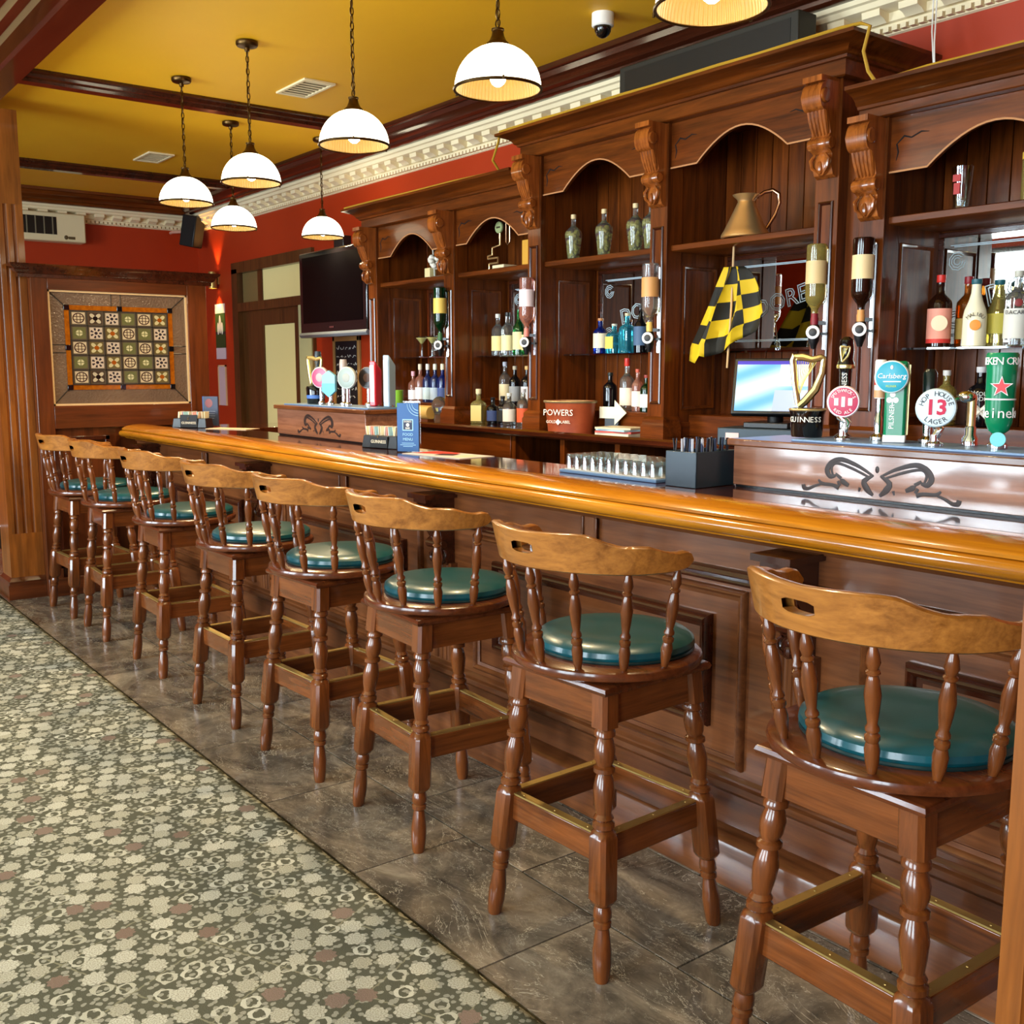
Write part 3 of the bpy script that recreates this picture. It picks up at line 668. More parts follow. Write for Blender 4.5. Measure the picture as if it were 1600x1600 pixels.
CORB = scroll(.37, .12, .105).mesh('corbel'); WCORB = wood('corbel_wood', S(78, 32, 8), S(168, 92, 36), 'z', 1.6, .22, .6); CORB.materials.append(WCORB)
GSH = clear('shelf_glass', (.7, .8, .8, 1), .2)
def pil_frame(mb, yc, z0, z1, x, wd=.034):
    R = []
    for o, h in [(0, 0), (0, .007), (.005, .01), (.01, .007), (.014, .0)]:
        R.append([(x-h, yc-wd+o, z0+o), (x-h, yc+wd-o, z0+o), (x-h, yc+wd-o, z1-o), (x-h, yc-wd+o, z1-o)])
    return mb.rings(R, False)
def unit(label, ys, zf, zt, ends, mirrors, shared=False):
    # ys: pilaster centres from near to far; zf: underside of frieze; zt: top of crown
    u = thing('back_bar', label, 'bar cabinet', ((XF+XW)/2, (ys[0]+ys[-1])/2, ZB))
    def P(n, mb, m, bevel=0, lab=None):
        o = mb.build(n, m, u, bevel, world=True)
        if lab: o['label'] = lab
        return o
    y0, y1 = (ys[0]+.056 if shared else ys[0]-.055), ys[-1]+.055
    for y in (ys[1:] if shared else ys):
        P('pilaster', MB().box(XF, XF+.1, y-.055, y+.055, ZB, zf), WB['z'], .002)
        P('pilaster_base', MB().rings([[(XF-o, y-.055-o, z), (XF+.1, y-.055-o, z), (XF+.1, y+.055+o, z), (XF-o, y+.055+o, z)] for o, z in ((.022, ZB+.0005), (.022, ZB+.055), (.016, ZB+.065), (.016, ZB+.085), (.008, ZB+.095), (.002, ZB+.1))]), WB['y'])
        P('pilaster_frame', pil_frame(MB(), y, ZB+.16, zf-.46, XF), WDZ)
        link('corbel', CORB, u, (XF-u.location.x, y-u.location.y, zf-u.location.z-.002))
        P('side_panel', MB().box(XF+.1, XB, y-.05, y+.05, ZB, zf), WB['z'])
        P('side_frame', frame_strip_y(MB(), XF+.12, XB-.05, ZB+.13, 1.94, .018, .007, y-.05), WB['z'])
        P('side_skirting', MB().box(XF+.1, XB, y-.058, y-.05, ZB, ZB+.07), WB['x'], .002)
    for i in range(len(ys)-1):
        a, b = ys[i]+.05, ys[i+1]-.05; c = (a+b)/2; L = b-a
        n = 9; wdt = L/n
        for k in range(n): P('back_board', MB().box(XB, XB+.012, a+wdt*k+.002, a+wdt*(k+1)-.002, ZB, zf), WB['z'], .002)
        zsp, zpk = zf-.2, zf-.08
        pts = [(a, zf), (a, zsp), (c-.25, zsp)]
        for k in range(1, 16):
            t = k/16; aa = PI*t
            pts.append((c-.25+.5*t, zsp+(zpk-zsp)*math.sin(aa)**.92))
        pts += [(c+.25, zsp), (b, zsp), (b, zf)]
        P('arched_valance', MB().prism(pts, 'x', XF+.02, XF+.042), WB['y'], .0015)
        edge = [(XF+.018, p[0], p[1]) for p in pts[1:-1]]
        P('valance_edge', MB().tube(edge, .004, 6), mat('valance_lip', S(196, 138, 92), .3, coat=.4))
        for yy, sg in ((a+.03, 1), (b-.03, -1)):
            fl = MB()
            fl.tube([(XF+.019, yy, zf-.1), (XF+.019, yy+sg*.03, zf-.075), (XF+.019, yy+sg*.06, zf-.085), (XF+.019, yy+sg*.1, zf-.07), (XF+.019, yy+sg*.13, zf-.075)], [.002, .004, .003, .003, .001], 5)
            fl.tube([(XF+.019, yy, zf-.1), (XF+.019, yy+sg*.008, zf-.13), (XF+.019, yy, zf-.16)], [.003, .003, .001], 5)
            P('carved_flourish', fl, DARKVOID)
        P('shelf', MB().prism([(XF+.03, 2.004), (XF+.03, 2.026), (XF+.036, 2.03), (XB, 2.03), (XB, 2.0), (XF+.036, 2.0)], 'y', a, b), WB['y'])
        P('step', MB().box(3.76, XB, a, b, ZB, 1.235), WB['y'], .003)
        g = P('glass_shelf', MB().box(3.75, XB, a, b, 1.53, 1.537), GSH)
        m0, m1 = a+.06, b-(.02 if mirrors == 'wide' else .06)
        f = MB()
        f.box(XB-.012, XB, m0-.03, m0, 1.55, 1.975).box(XB-.012, XB, m1, m1+.03, 1.55, 1.975).box(XB-.012, XB, m0-.03, m1+.03, 1.975, 1.997).box(XB-.014, XB, m0-.03, m1+.03, 1.54, 1.555)
        P('mirror_frame', f, WDARK, .003)
        mm = P('mirror', MB().box(XB-.006, XB-.001, m0, m1, 1.555, 1.975), MIRROR)
        et = MB()
        for q in (.03, .045):
            for (p, r_) in (((m0+q, 1.955-q*.4), (m1-q, 1.955-q*.4)), ((m0+q, 1.575+q*.4), (m1-q, 1.575+q*.4))):
                et.tube([(XB-.007, p[0], p[1]), (XB-.007, r_[0], r_[1])], .002, 4)
        for (yy, sg) in ((m0+.06, 1), (m1-.06, -1)):
            for (zz, sz) in ((1.92, -1), (1.61, 1)):
                for rr in (.02, .035, .05):
                    et.tube([(XB-.007, yy+sg*rr*.7*math.cos(k*.7), zz+sz*(.04+rr*.7*math.sin(k*.7))) for k in range(9)], .0018, 4)
        o = et.build('etching', ETCH, mm); o.data.transform(Matrix.Translation(-u.location))
        tx = text("DORE'S", .115, ETCH, mm, (XB-.0075-u.location.x, c+.02-u.location.y, 1.775-u.location.z), rot=math.radians(14), outline=.0022)
    def ringsq(o, z): return [(XF-o, y0-o if ends[0] else y0, z), (XW, y0-o if ends[0] else y0, z), (XW, y1+o if ends[1] else y1, z), (XF-o, y1+o if ends[1] else y1, z)]
    P('frieze', MB().rings([ringsq(o, z) for o, z in ((.0, zf), (.025, zf), (.03, zf+.004), (.03, zt-.075))]), WB['y'])
    P('crown', MB().rings([ringsq(o, z) for o, z in ((.03, zt-.075), (.042, zt-.072), (.046, zt-.062), (.055, zt-.058), (.062, zt-.045), (.078, zt-.032), (.1, zt-.024), (.115, zt-.018), (.13, zt-.014), (.13, zt))]), WB['y'])
    return u
def frame_strip_y(mb, x0, x1, z0, z1, wd, pr, y):
    R = []
    for o, h in [(0, 0), (0, pr*.6), (wd*.3, pr), (wd*.6, pr*.6), (wd, 0)]:
        R.append([(x0+o, y-h, z0+o), (x1-o, y-h, z0+o), (x1-o, y-h, z1-o), (x0+o, y-h, z1-o)])
    return mb.rings(R, False)
U_R = unit('lower carved back bar bay at the right behind the near taps', [1.49, 2.41], 2.39, 2.50, (True, False), 'wide')
U_T = unit('tall middle back bar cabinet with two arched bays and crown moulding', [2.62, 3.55, 4.485], 2.575, 2.71, (True, True), 'n')
U_L = unit('lower carved back bar cabinet with two arched bays beside the television', [4.485, 5.31, 6.23], 2.39, 2.52, (False, True), 'n', True)
MB().box(XF+.06, XW, 2.466, 2.565, ZB, 2.39).build('filler_panel', WB['z'], U_R, world=True)
# cable and rope light draped along the crown
rope = mat('rope_light', S(176, 136, 40), .35)
def cable(name, label, path, r, m):
    o = MB().tube(path, r, 7).build(name, m); tag(o, label, 'cable'); return o
pts = [(3.60, 4.8, 2.53), (3.52, 4.78, 2.6), (3.5, 4.7, 2.68), (3.46, 4.63, 2.717)]+[(3.46, 4.5-.2*k, 2.718+.002*math.sin(k*2.1)) for k in range(11)]+[(3.47, 2.42, 2.718), (3.47, 2.38, 2.70), (3.48, 2.41, 2.62), (3.5, 2.40, 2.55), (3.5, 2.37, 2.51)]
cable('rope_light', 'gold rope light along the crown of the tall cabinet', pts, .007, rope)
cable('rope_light', 'gold rope light lying on the lower crown at the right', [(3.5, 2.3, 2.507), (3.49, 2.15, 2.512), (3.48, 1.9, 2.508), (3.48, 1.6, 2.511), (3.48, 1.37, 2.508)], .007, rope)
cable('rope_light', 'gold rope light lying on the crown beside the television', [(3.5, 4.7, 2.527), (3.48, 5.1, 2.53), (3.47, 5.5, 2.527), (3.47, 6.0, 2.53), (3.46, 6.38, 2.527)], .006, rope)
cable('power_cable', 'thin white looped cable hanging from the plaster cornice', [(3.90, 2.395, 2.9), (3.86, 2.37, 2.75), (3.82, 2.33, 2.6), (3.8, 2.32, 2.505), (3.8, 2.31, 2.52), (3.84, 2.345, 2.7), (3.9, 2.38, 2.9)], .003, WHITE)
bbx = thing('black_case', 'long black box lying on top of the tall cabinet', 'case', (3.76, 3.42, 2.71))
MB().box(-.06, .06, -.54, .54, .03, .225).build('housing', mat('black_housing', S(34, 32, 24), .5), bbx, .006)
MB().box(-.04, .04, -.4, -.36, 0, .03).box(-.04, .04, .36, .4, 0, .03).build('foot', BLACK, bbx)
MB().box(-.062, -.06, -.5, .5, .06, .2).build('front_panel', mat('dark_panel', S(24, 23, 20), .4), bbx)

# ================================================================ pendant lamps
SHADE = mat('lit_glass_shade', S(255, 246, 224), .2, emis=(1, .92, .66, 1), es=5)
LINING = mat('ribbed_glass_lining', S(150, 112, 50), .25, emis=(1, .66, .2, 1), es=.3); _t = NT(LINING)
_x, _y, _z = _t.sep(_t.coord('Object')); _a = _t.m('SINE', _t.m('MULTIPLY', _t.m('ARCTAN2', _y, _x), 70.)); _t.bump(_a, .6, .004)
BULB = mat('lit_bulb', (1, 1, 1, 1), .3, emis=(1, .9, .66, 1), es=30)
def chain(z0, z1, pitch=.03):
    mb = MB(); z = z0; k = 0
    while z < z1:
        pts = []
        for q in range(10):
            a = 2*PI*q/10; u, v = .0075*math.cos(a), .019*math.sin(a)
            pts.append((u, 0, z+.015+v) if k % 2 == 0 else (0, u, z+.015+v))
        mb.tube(pts, .0026, 5, closed=True); z += pitch; k += 1
    mb.tube([(0.004, .004, z0-.02), (-.004, .006, (z0+z1)/2), (.004, 0, z1+.03)], .0025, 5)
    return mb
def make_lamp():
    l = thing('pendant_lamp', '', 'pendant lamp', group='glass dome pendant lamps')
    n = 10
    MB().lathe([(.147*math.cos(PI/2*k/n)+.003, .147*math.sin(PI/2*k/n)) for k in range(n)]+[(.03, .147)], 40, caps=False).build('shade', SHADE, l)
    MB().lathe([(.142*math.cos(PI/2*k/n)+.003, .142*math.sin(PI/2*k/n)) for k in range(n)]+[(.03, .142)], 40, caps=False).build('shade_lining', LINING, l)
    MB().tube([(.15*math.cos(2*PI*k/40), .15*math.sin(2*PI*k/40), 0) for k in range(40)], .0055, 7, closed=True).lathe([(.004, .0)]+[(.004, .012)], 8, (.158, 0, -.006)).lathe([(.004, .0)]+[(.004, .012)], 8, (-.079, .137, -.006)).lathe([(.004, .0)]+[(.004, .012)], 8, (-.079, -.137, -.006)).build('rim', BRONZE, l)
    MB().lathe([(.042, .142), (.04, .15), (.03, .158), (.022, .175), (.019, .19), (.022, .192), (.022, .198), (.012, .2), (.004, .204)], 20).build('cap', BRONZE, l)
    MB().tube([(.0, .012*math.cos(2*PI*k/14), .216+.014*math.sin(2*PI*k/14)) for k in range(14)], .0025, 6, closed=True).build('ring', BRONZE, l)
    chain(.232, .665).build('chain', BRONZE, l)
    MB().lathe([(.012, .645), (.014, .66), (.05, .668), (.056, .676), (.056, .688), (.048, .694)], 24).build('ceiling_rose', BRONZE, l)
    MB().lathe([(.014, .13), (.016, .1), (.016, .08)], 12).build('bulb_holder', WHITE, l)
    MB().ball((0, 0, .045), .03, .03, .036).build('bulb', BULB, l)
    return l
L0 = make_lamp()
LAMPS = [(2.19, 1.99, 'pendant lamp cut by the top edge, nearest the camera'), (2.225, 2.99, 'large pendant lamp over the bar in front of the tall cabinet crown'), (2.27, 4.085, 'pendant lamp hanging left of the lower cabinet crown, third from the near end'),
         (2.285, 5.2, 'pendant lamp on a long chain beside the ceiling vent, fourth from the near end'), (2.255, 6.05, 'pendant lamp nearest the fluted post'),
         (2.893, 6.891, 'small looking pendant lamp low in front of the far corner speaker'), (3.60, 6.97, 'pendant lamp above the television')]
for i, (x, y, lab) in enumerate(LAMPS):
    l = L0 if i == 0 else copy_tree(L0)
    l.location = (x, y, 2.406); l['label'] = lab
    pl = bpy.data.lights.new('bulb_light', 'SPOT'); pl.energy = 26; pl.color = (1, .76, .42); pl.shadow_soft_size = .04; pl.spot_size = math.radians(150); pl.spot_blend = .35
    po = bpy.data.objects.new('bulb_light', pl); COL.objects.link(po); po.parent = l; po.location = (0, 0, .005)
# ceiling fittings
def vent(x, y, lab):
    v = thing('ceiling_vent', lab, 'vent', (x, y, ZC))
    MB().box(-.1, .1, -.19, -.165, -.012, 0).box(-.1, .1, .165, .19, -.012, 0).box(-.1, -.08, -.165, .165, -.012, 0).box(.08, .1, -.165, .165, -.012, 0).build('frame', CREAM, v, .002)
    MB().box(-.08, .08, -.165, .165, -.004, -.001).build('backing', mat('vent_dark', S(110, 96, 70), .6), v)
    for k in range(7):
        o = MB().box(-.078, .078, -.002, .012, -.01, -.006).build('slat', CREAM, v); o.location = (0, -.15+.047*k, 0)
vent(2.91, 5.81, 'white slatted ceiling vent above the middle of the bar'); vent(2.87, 8.36, 'ceiling vent near the far end wall')
cc = thing('security_camera', 'white dome security camera on the mustard ceiling', 'camera', (3.44, 3.80, ZC))
MB().lathe([(.052, 0), (.052, -.055), (.046, -.06)], 24).build('housing', WHITE, cc)
MB().ball((0, 0, -.06), .042, .042, .05).build('dome', BLACKG, cc)
# far wall: air unit, speaker, wall light
ac = thing('air_conditioner', 'cream air conditioning unit on the far red wall', 'air conditioner', (2.45, YF-.08, 2.6))
MB().box(-.5, .46, -.08, .08, .04, .30).build('casing', CREAM, ac, .012)
MB().box(-.45, .2, -.083, -.08, .1, .26).build('grille_back', BLACK, ac)
for k in range(9): MB().box(-.44+.075*k, -.43+.075*k, -.09, -.08, .1, .26).build('grille_bar', mat('grille_grey', S(120, 112, 90), .5), ac)
MB().ball((.28, -.082, .08), .018, .003, .02).box(.3, .36, -.083, -.08, .065, .09).build('badge', mat('badge_brown', S(90, 74, 46), .5), ac)
sp = thing('loudspeaker', 'black loudspeaker tilted in the far corner under the cornice', 'speaker', (3.86, 10.3, 2.66), .6)
MB().box(-.075, .075, -.08, .08, 0, .3).xf(Matrix.Rotation(.2, 4, 'X')).build('cabinet', BLACK, sp, .008)
MB().box(-.07, .07, -.084, -.08, .01, .29).xf(Matrix.Rotation(.2, 4, 'X')).build('grille', mat('speaker_cloth', S(44, 38, 26), .8), sp)
MB().tube([(0, .06, .15), (0, .2, .15), (0.05, .26, .15)], .014, 8).build('bracket', mat('bracket_pink', S(200, 150, 130), .4), sp)
sc_ = thing('wall_light', 'cylindrical up and down wall light in the far corner', 'wall light', (XW-.06, 10.08, 2.25))
MB().lathe([(.04, 0), (.042, .01), (.042, .15), (.04, .16)], 20, caps=False).build('tube', BRASS, sc_)
MB().box(.04, .058, -.03, .03, .04, .12).build('wall_plate', BRASS, sc_)
MB().lathe([(.03, .04), (.03, .05)], 16).build('lamp_disc', mat('warm_lamp', (1, .7, .3, 1), .4, emis=(1, .6, .2, 1), es=12), sc_)
MB().lathe([(.03, .11), (.03, .12)], 16).build('lamp_disc', bpy.data.materials['warm_lamp'], sc_)
for dz, rx in ((.17, PI), (-.01, 0)):
    sl = bpy.data.lights.new('wall_spot', 'SPOT'); sl.energy = 14; sl.color = (1, .55, .2); sl.spot_size = math.radians(75); sl.spot_blend = .6; sl.shadow_soft_size = .02
    so = bpy.data.objects.new('wall_spot', sl); COL.objects.link(so); so.parent = sc_; so.location = (0, 0, dz); so.rotation_euler = (rx, 0, 0)
# posters, door, television, chalkboard on the right hand wall
def flat(name, label, cat, y0, y1, z0, z1, m, x=XW, t=.006):
    o = thing(name, label, cat, (x, (y0+y1)/2, z0)); MB().box(-t, 0, -(y1-y0)/2, (y1-y0)/2, 0, z1-z0).build('sheet', m, o); return o
def band_mat(name, stops, rough=.5):
    m = mat(name, stops[0][1], rough); t = NT(m); z = t.sep(t.coord('Generated'))[2]
    c = t.ramp(z, stops); t.n; t.color(c)
    for x in t.t.nodes:
        if x.type == 'VALTORGB': x.color_ramp.interpolation = 'CONSTANT'
    return m
pm_ = band_mat('poster_print', [(0, S(190, 176, 190)), (.2, S(40, 60, 26)), (.45, S(28, 30, 40)), (.5, S(70, 96, 40)), (.8, S(60, 92, 46)), (.83, S(236, 230, 214))])
po = flat('poster', 'green and white poster lit by the wall light', 'poster', 9.95, 10.19, 1.56, 2.10, pm_)
MB().ball((-.007, 0, .34), .002, .03, .09).ball((-.007, .05, .3), .002, .025, .06).ball((-.007, -.05, .3), .002, .025, .06).build('picture', PAPER, po)
po = flat('notice', 'pale framed notice below the green poster', 'notice', 9.97, 10.15, 1.1, 1.5, mat('notice_paper', S(196, 168, 176), .6))
MB().box(-.012, 0, -.1, -.085, 0, .4).box(-.012, 0, .085, .1, 0, .4).box(-.012, 0, -.1, .1, .385, .4).build('frame', mat('pale_frame', S(206, 170, 130), .5), po)
d = struct(MB().box(XW-.03, XW+.1, 8.0, 8.1, 0, 2.4).box(XW-.03, XW+.1, 9.56, 9.69, 0, 2.4).box(XW-.03, XW+.1, 8.0, 9.69, 2.36, 2.46).box(XW-.03, XW+.1, 8.1, 9.56, 2.0, 2.08).build('door_1', WDOOR))
FROST = mat('frosted_cream_pane', S(214, 200, 140), .4, emis=S(214, 196, 130), es=.12)
MB().box(XW+.03, XW+.05, 8.1, 9.1, 2.08, 2.36).build('transom_pane', FROST, d); MB().box(XW+.03, XW+.05, 9.2, 9.56, 2.08, 2.36).build('transom_pane', mat('dim_pane', S(120, 100, 60), .4), d)
MB().box(XW+.02, XW+.08, 9.1, 9.2, 2.08, 2.36).build('transom_stile', WDOOR, d)
MB().box(XW+.02, XW+.07, 8.1, 8.45, 0, 2.0).box(XW+.02, XW+.07, 9.1, 9.56, 0, 2.0).box(XW+.02, XW+.07, 8.45, 9.1, 1.86, 2.0).box(XW+.02, XW+.07, 8.45, 9.1, 0, .3).build('door_leaf', WDOOR, d)
MB().box(XW+.035, XW+.05, 8.45, 9.1, .3, 1.86).build('door_pane', FROST, d)
MB().box(XW-.005, XW+.03, 8.24, 8.29, 1.06, 1.24).lathe([(.014, -.05), (.014, 0)], 12, (XW, 8.265, 1.12), 'x').build('door_handle', BRASS, d)
struct(MB().box(XW-.04, XW-.03, 8.02, 8.25, .0, 2.0).build('trim_9', mat('pale_green_panel', S(186, 184, 138), .5)))
tv = thing('television', 'large black flat television hung beside the back bar', 'television', (3.75, 7.09, 1.72))
MB().box(-.03, .05, -.53, .53, 0, .63).build('cabinet', BLACKG, tv, .012)
MB().box(-.033, -.03, -.47, .47, .09, .59).build('screen', mat('tv_screen', S(3, 3, 4), .2, ior=1.2), tv)
MB().prism([(-.03, -.02), (-.045, .0), (-.032, .02), (.03, .02), (.03, -.02)], 'y', -.53, .53).build('speaker_bar', mat('grey_silver', S(120, 128, 140), .35, .3), tv, .004)
MB().box(-.0345, -.033, -.035, .035, .046, .058).build('maker_mark', CHROME, tv)
MB().box(.05, .28, -.05, .05, .25, .4).box(.27, .299, -.15, .15, .15, .5).build('wall_bracket', BLACK, tv)
MB().box(.03, .1, -.09, .06, .632, .72).build('top_box', BLACK, tv, .005)
ck = thing('chalkboard', 'wood framed chalkboard with handwritten notice below the television', 'chalkboard', (XW, 7.46, 1.12))
MB().box(-.012, 0, -.19, .19, 0, .56).build('board', mat('slate', S(16, 17, 24), .6), ck)
MB().box(-.022, 0, -.22, -.185, -.03, .6).box(-.022, 0, .185, .22, -.03, .6).box(-.022, 0, -.22, .22, .56, .6).box(-.022, 0, -.22, .22, -.03, .005).build('frame', mat('pale_oak', S(166, 124, 70), .45), ck, .003)
chalk = MB()
for k in range(7):
    y = .165; z = .5-.064*k
    while y > -.15:
        n = random.randint(3, 6)
        if not (k in (3, 4, 5, 6) and -.02 < y < .09):
            chalk.tube([(-.014, y-.011*q, z+random.choice((-.007, .008, .004, -.003))+(.012 if random.random() < .15 else 0)+.0012*q) for q in range(n)], .0022, 4)
        y -= .011*n+.014
chalk.build('chalk_writing', WHITE, ck)
# ================================================================ bottles and bar things
def glass(name, col, trans=.85, rough=.05): return mat(name, col, rough, trans=trans, coat=.2)
G = {'green': glass('green_bottle_glass', S(20, 110, 50)), 'dkgreen': glass('dark_green_glass', S(8, 50, 24), .6), 'clear': glass('clear_bottle_glass', S(225, 232, 232), .95), 'blue': glass('blue_bottle_glass', S(14, 44, 140), .7),
     'turq': glass('turquoise_glass', S(70, 190, 220), .85), 'black': glass('black_bottle_glass', S(12, 12, 16), .1), 'amber': glass('amber_bottle_glass', S(170, 90, 24), .8), 'white': mat('opaque_white_bottle', S(236, 228, 196), .25, coat=.3),
     'straw': glass('straw_bottle_glass', S(206, 190, 110), .8), 'pink': glass('pink_bottle_glass', S(226, 160, 140), .8), 'brown': glass('dark_brown_glass', S(46, 22, 12), .5), 'navy': glass('navy_bottle_glass', S(40, 56, 120), .6), 'olive': glass('olive_filled_glass', S(210, 206, 140), .8)}
_pc = {}
def plain(rgb, rough=.5, metal=0):
    k = (rgb, rough, metal)
    if k not in _pc: _pc[k] = mat('colour_%d_%d_%d' % rgb, S(*rgb), rough, metal)
    return _pc[k]
SH = {'spirit': [(.0, .9), (.015, 1), (.6, 1), (.66, .94), (.72, .62), (.76, .38), (.8, .33), (.93, .33)],
      'wine': [(.0, .9), (.015, 1), (.5, 1), (.58, .92), (.66, .6), (.72, .4), (.78, .33), (.94, .31)],
      'squat': [(.0, .92), (.02, 1), (.52, 1), (.6, .97), (.66, .75), (.7, .42), (.74, .34), (.9, .34)],
      'tall': [(.0, .9), (.015, 1), (.45, 1), (.55, .9), (.68, .6), (.8, .42), (.94, .38)],
      'decanter': [(.0, .6), (.03, .66), (.25, .8), (.5, .98), (.58, 1), (.64, .9), (.7, .6), (.74, .34), (.78, .27), (.92, .27)],
      'bulge': [(.0, .9), (.015, 1), (.5, 1), (.55, .9), (.58, .72), (.62, .6), (.68, .66), (.76, .56), (.84, .4), (.92, .34)]}
def bottle(label, x, y, z, h, r, shape='spirit', g='clear', lab=None, l0=.15, l1=.45, cap=(30, 30, 32), caph=.09, square=False, rz=.55, group=None, lab2=None, name='bottle'):
    b = thing(name, label, 'bottle', (x, y, z), rz, group)
    prof = SH[shape]; sp = 5 if square else None
    def ring(f, k): return sq_ring((0, 0, f*h), k*r, 20, sp if k > .7 else None)
    MB().rings([ring(f, k) for f, k in prof]).build('glass', G[g], b)
    top = prof[-1][1]*r
    MB().lathe([(top*1.05, prof[-1][0]*h-.002), (top*1.18, prof[-1][0]*h+.002), (top*1.18, h*(prof[-1][0]+caph*.95)), (top*1.0, h*(prof[-1][0]+caph))], 14).build('cap', plain(cap, .4), b)
    def lb(c, a0, a1, nm):
        n = 12; w = PI*.62
        if square:
            MB().box(-r*1.03, -r*.99, -r*.8, r*.8, a0*h, a1*h).build(nm, plain(c, .6), b); return
        V = []; F = []
        for i in range(n+1):
            a = PI-w+2*w*i/n
            for zz in (a0*h, a1*h): V.append((r*1.015*math.cos(a), r*1.015*math.sin(a), zz))
        for i in range(n): F.append((2*i, 2*i+2, 2*i+3, 2*i+1))
        MB().add(V, F).build(nm, plain(c, .6), b)
    if lab: lb(lab, l0, l1, 'paper_label')
    if lab2: lb(lab2[0], lab2[1], lab2[2], 'band_label')
    return b
ZS, ZG, ZT = 2.031, 1.538, 1.2355
# upper wooden shelves
OLV = None
for y, lab in ((4.30, 'corked decanter of pickled olives, leftmost on its upper shelf'), (4.06, 'corked decanter of olives, middle one of the upper shelf'), (3.83, 'corked decanter of olives beside the carved corbel'), (3.72, 'olive decanter half hidden behind the carved pilaster')):
    dc = bottle(lab, 3.7, y, ZS, .235, .046, 'decanter', 'clear', cap=(214, 190, 140), caph=.09, group='olive decanters on the upper shelf', name='decanter')
    if OLV is None:
        mb_ = MB(); OLV = 1
        for q in range(70):
            f = random.uniform(.06, .58); rr = .046*(.58+.66*f)*.72*math.sqrt(random.random()); a = random.uniform(0, 2*PI); mb_.ball((rr*math.cos(a), rr*math.sin(a), f*.235), .009, .009, .011, 8, 6)
        OLV = mb_.mesh('olives'); OLV.materials.append(plain((176, 166, 70), .4))
    link('olives', OLV, dc, kind='stuff')
j = thing('copper_jug', 'shiny copper harvest jug with curved handle on the upper shelf', 'jug', (3.7, 3.13, ZS), .6)
MB().lathe([(.1, 0), (.108, .004), (.106, .016), (.095, .034), (.075, .075), (.056, .115), (.042, .145), (.036, .158), (.04, .168), (.056, .182), (.06, .188), (.05, .183), (.034, .165)], 40, caps=False).build('body', COPPER, j)
MB().tube([(.02, -.045, .178), (.03, -.075, .2), (.035, -.11, .208), (.036, -.138, .19), (.034, -.142, .15), (.028, -.125, .1), (.02, -.098, .055), (.014, -.088, .04)], [.008, .009, .0095, .0095, .009, .009, .008, .007], 10).build('handle', plain((226, 176, 140), .25, 1), j)
gl = thing('pilsner_glass', 'tall printed beer glass on the right upper shelf', 'glass', (3.72, 2.13, ZS))
MB().lathe([(.03, 0), (.031, .008), (.027, .015), (.03, .06), (.038, .16), (.037, .16), (.028, .06), (.024, .02)], 24, caps=False).build('bowl', GLASSY, gl)
MB().box(-.036, -.033, -.012, .012, .06, .1).box(-.039, -.036, -.015, .015, .105, .13).build('red_print', plain((170, 40, 34)), gl)
bottle('clear bottle with gold badge at the right edge of the upper shelf', 3.72, 1.87, ZS, .24, .035, 'spirit', 'straw', (214, 170, 60), .62, .72, (200, 190, 170))
o = thing('flower_ornament', 'white flower ornament on a small box on the left upper shelf', 'ornament', (3.7, 5.70, ZS))
MB().box(-.025, .025, -.03, .03, 0, .065).build('box', plain((220, 204, 150)), o, .003)
fl = MB()
for k in range(9): fl.ball((.02*math.cos(k*.7), -.045+.028*math.cos(k*1.9), .1+.03*math.sin(k*2.3)), .02, .022, .018, 8, 6)
fl.build('petals', plain((226, 220, 206)), o)
MB().tube([(0, -.05, .0), (0, -.045, .08), (0, -.03, .185)], .004, 6).build('stem', plain((200, 200, 190)), o)
o = thing('pipe_ornament', 'bent copper pipe ornament with round dial on the upper shelf', 'ornament', (3.72, 5.0, ZS))
MB().tube([(0, .1, .005), (0, .085, .02), (0, .085, .045), (0, -.0, .045), (0, -.0, .075), (0, .1, .075), (0, .1, .09), (0, .055, .095), (0, .055, .135), (0, -.02, .145), (0, -.02, .235)], .006, 8).build('pipe', COPPER, o)
MB().tube([(0, -.08, .27), (0, -.08, .155), (0, -.095, .14), (0, -.115, .155), (0, -.115, .27)], .005, 8).build('loop_pipe', plain((190, 150, 120), .3, 1), o)
MB().disc((-.01, -.015, .245), .034, 'x', .015).build('dial', plain((150, 160, 110)), o)
MB().box(-.0115, -.0095, -.033, .003, .24, .25).build('dial_mark', plain((60, 50, 30)), o)
o = MB().box(-.06, .06, -.09, .02, 0, .02).build('white_book', plain((226, 210, 170)), None, .002); o.location = (3.70, 4.93, ZS); tag(o, 'small cream booklet lying under the pipe ornament', 'book')
o = thing('gift_box', 'yellow tall box with small bottle top on the upper shelf', 'box', (3.70, 4.66, ZS)); MB().box(-.04, .04, -.035, .035, 0, .14).build('carton', plain((206, 150, 50)), o, .002); MB().lathe([(.012, .14), (.012, .17), (.018, .175), (.018, .19)], 12).build('stopper', plain((120, 80, 40)), o)
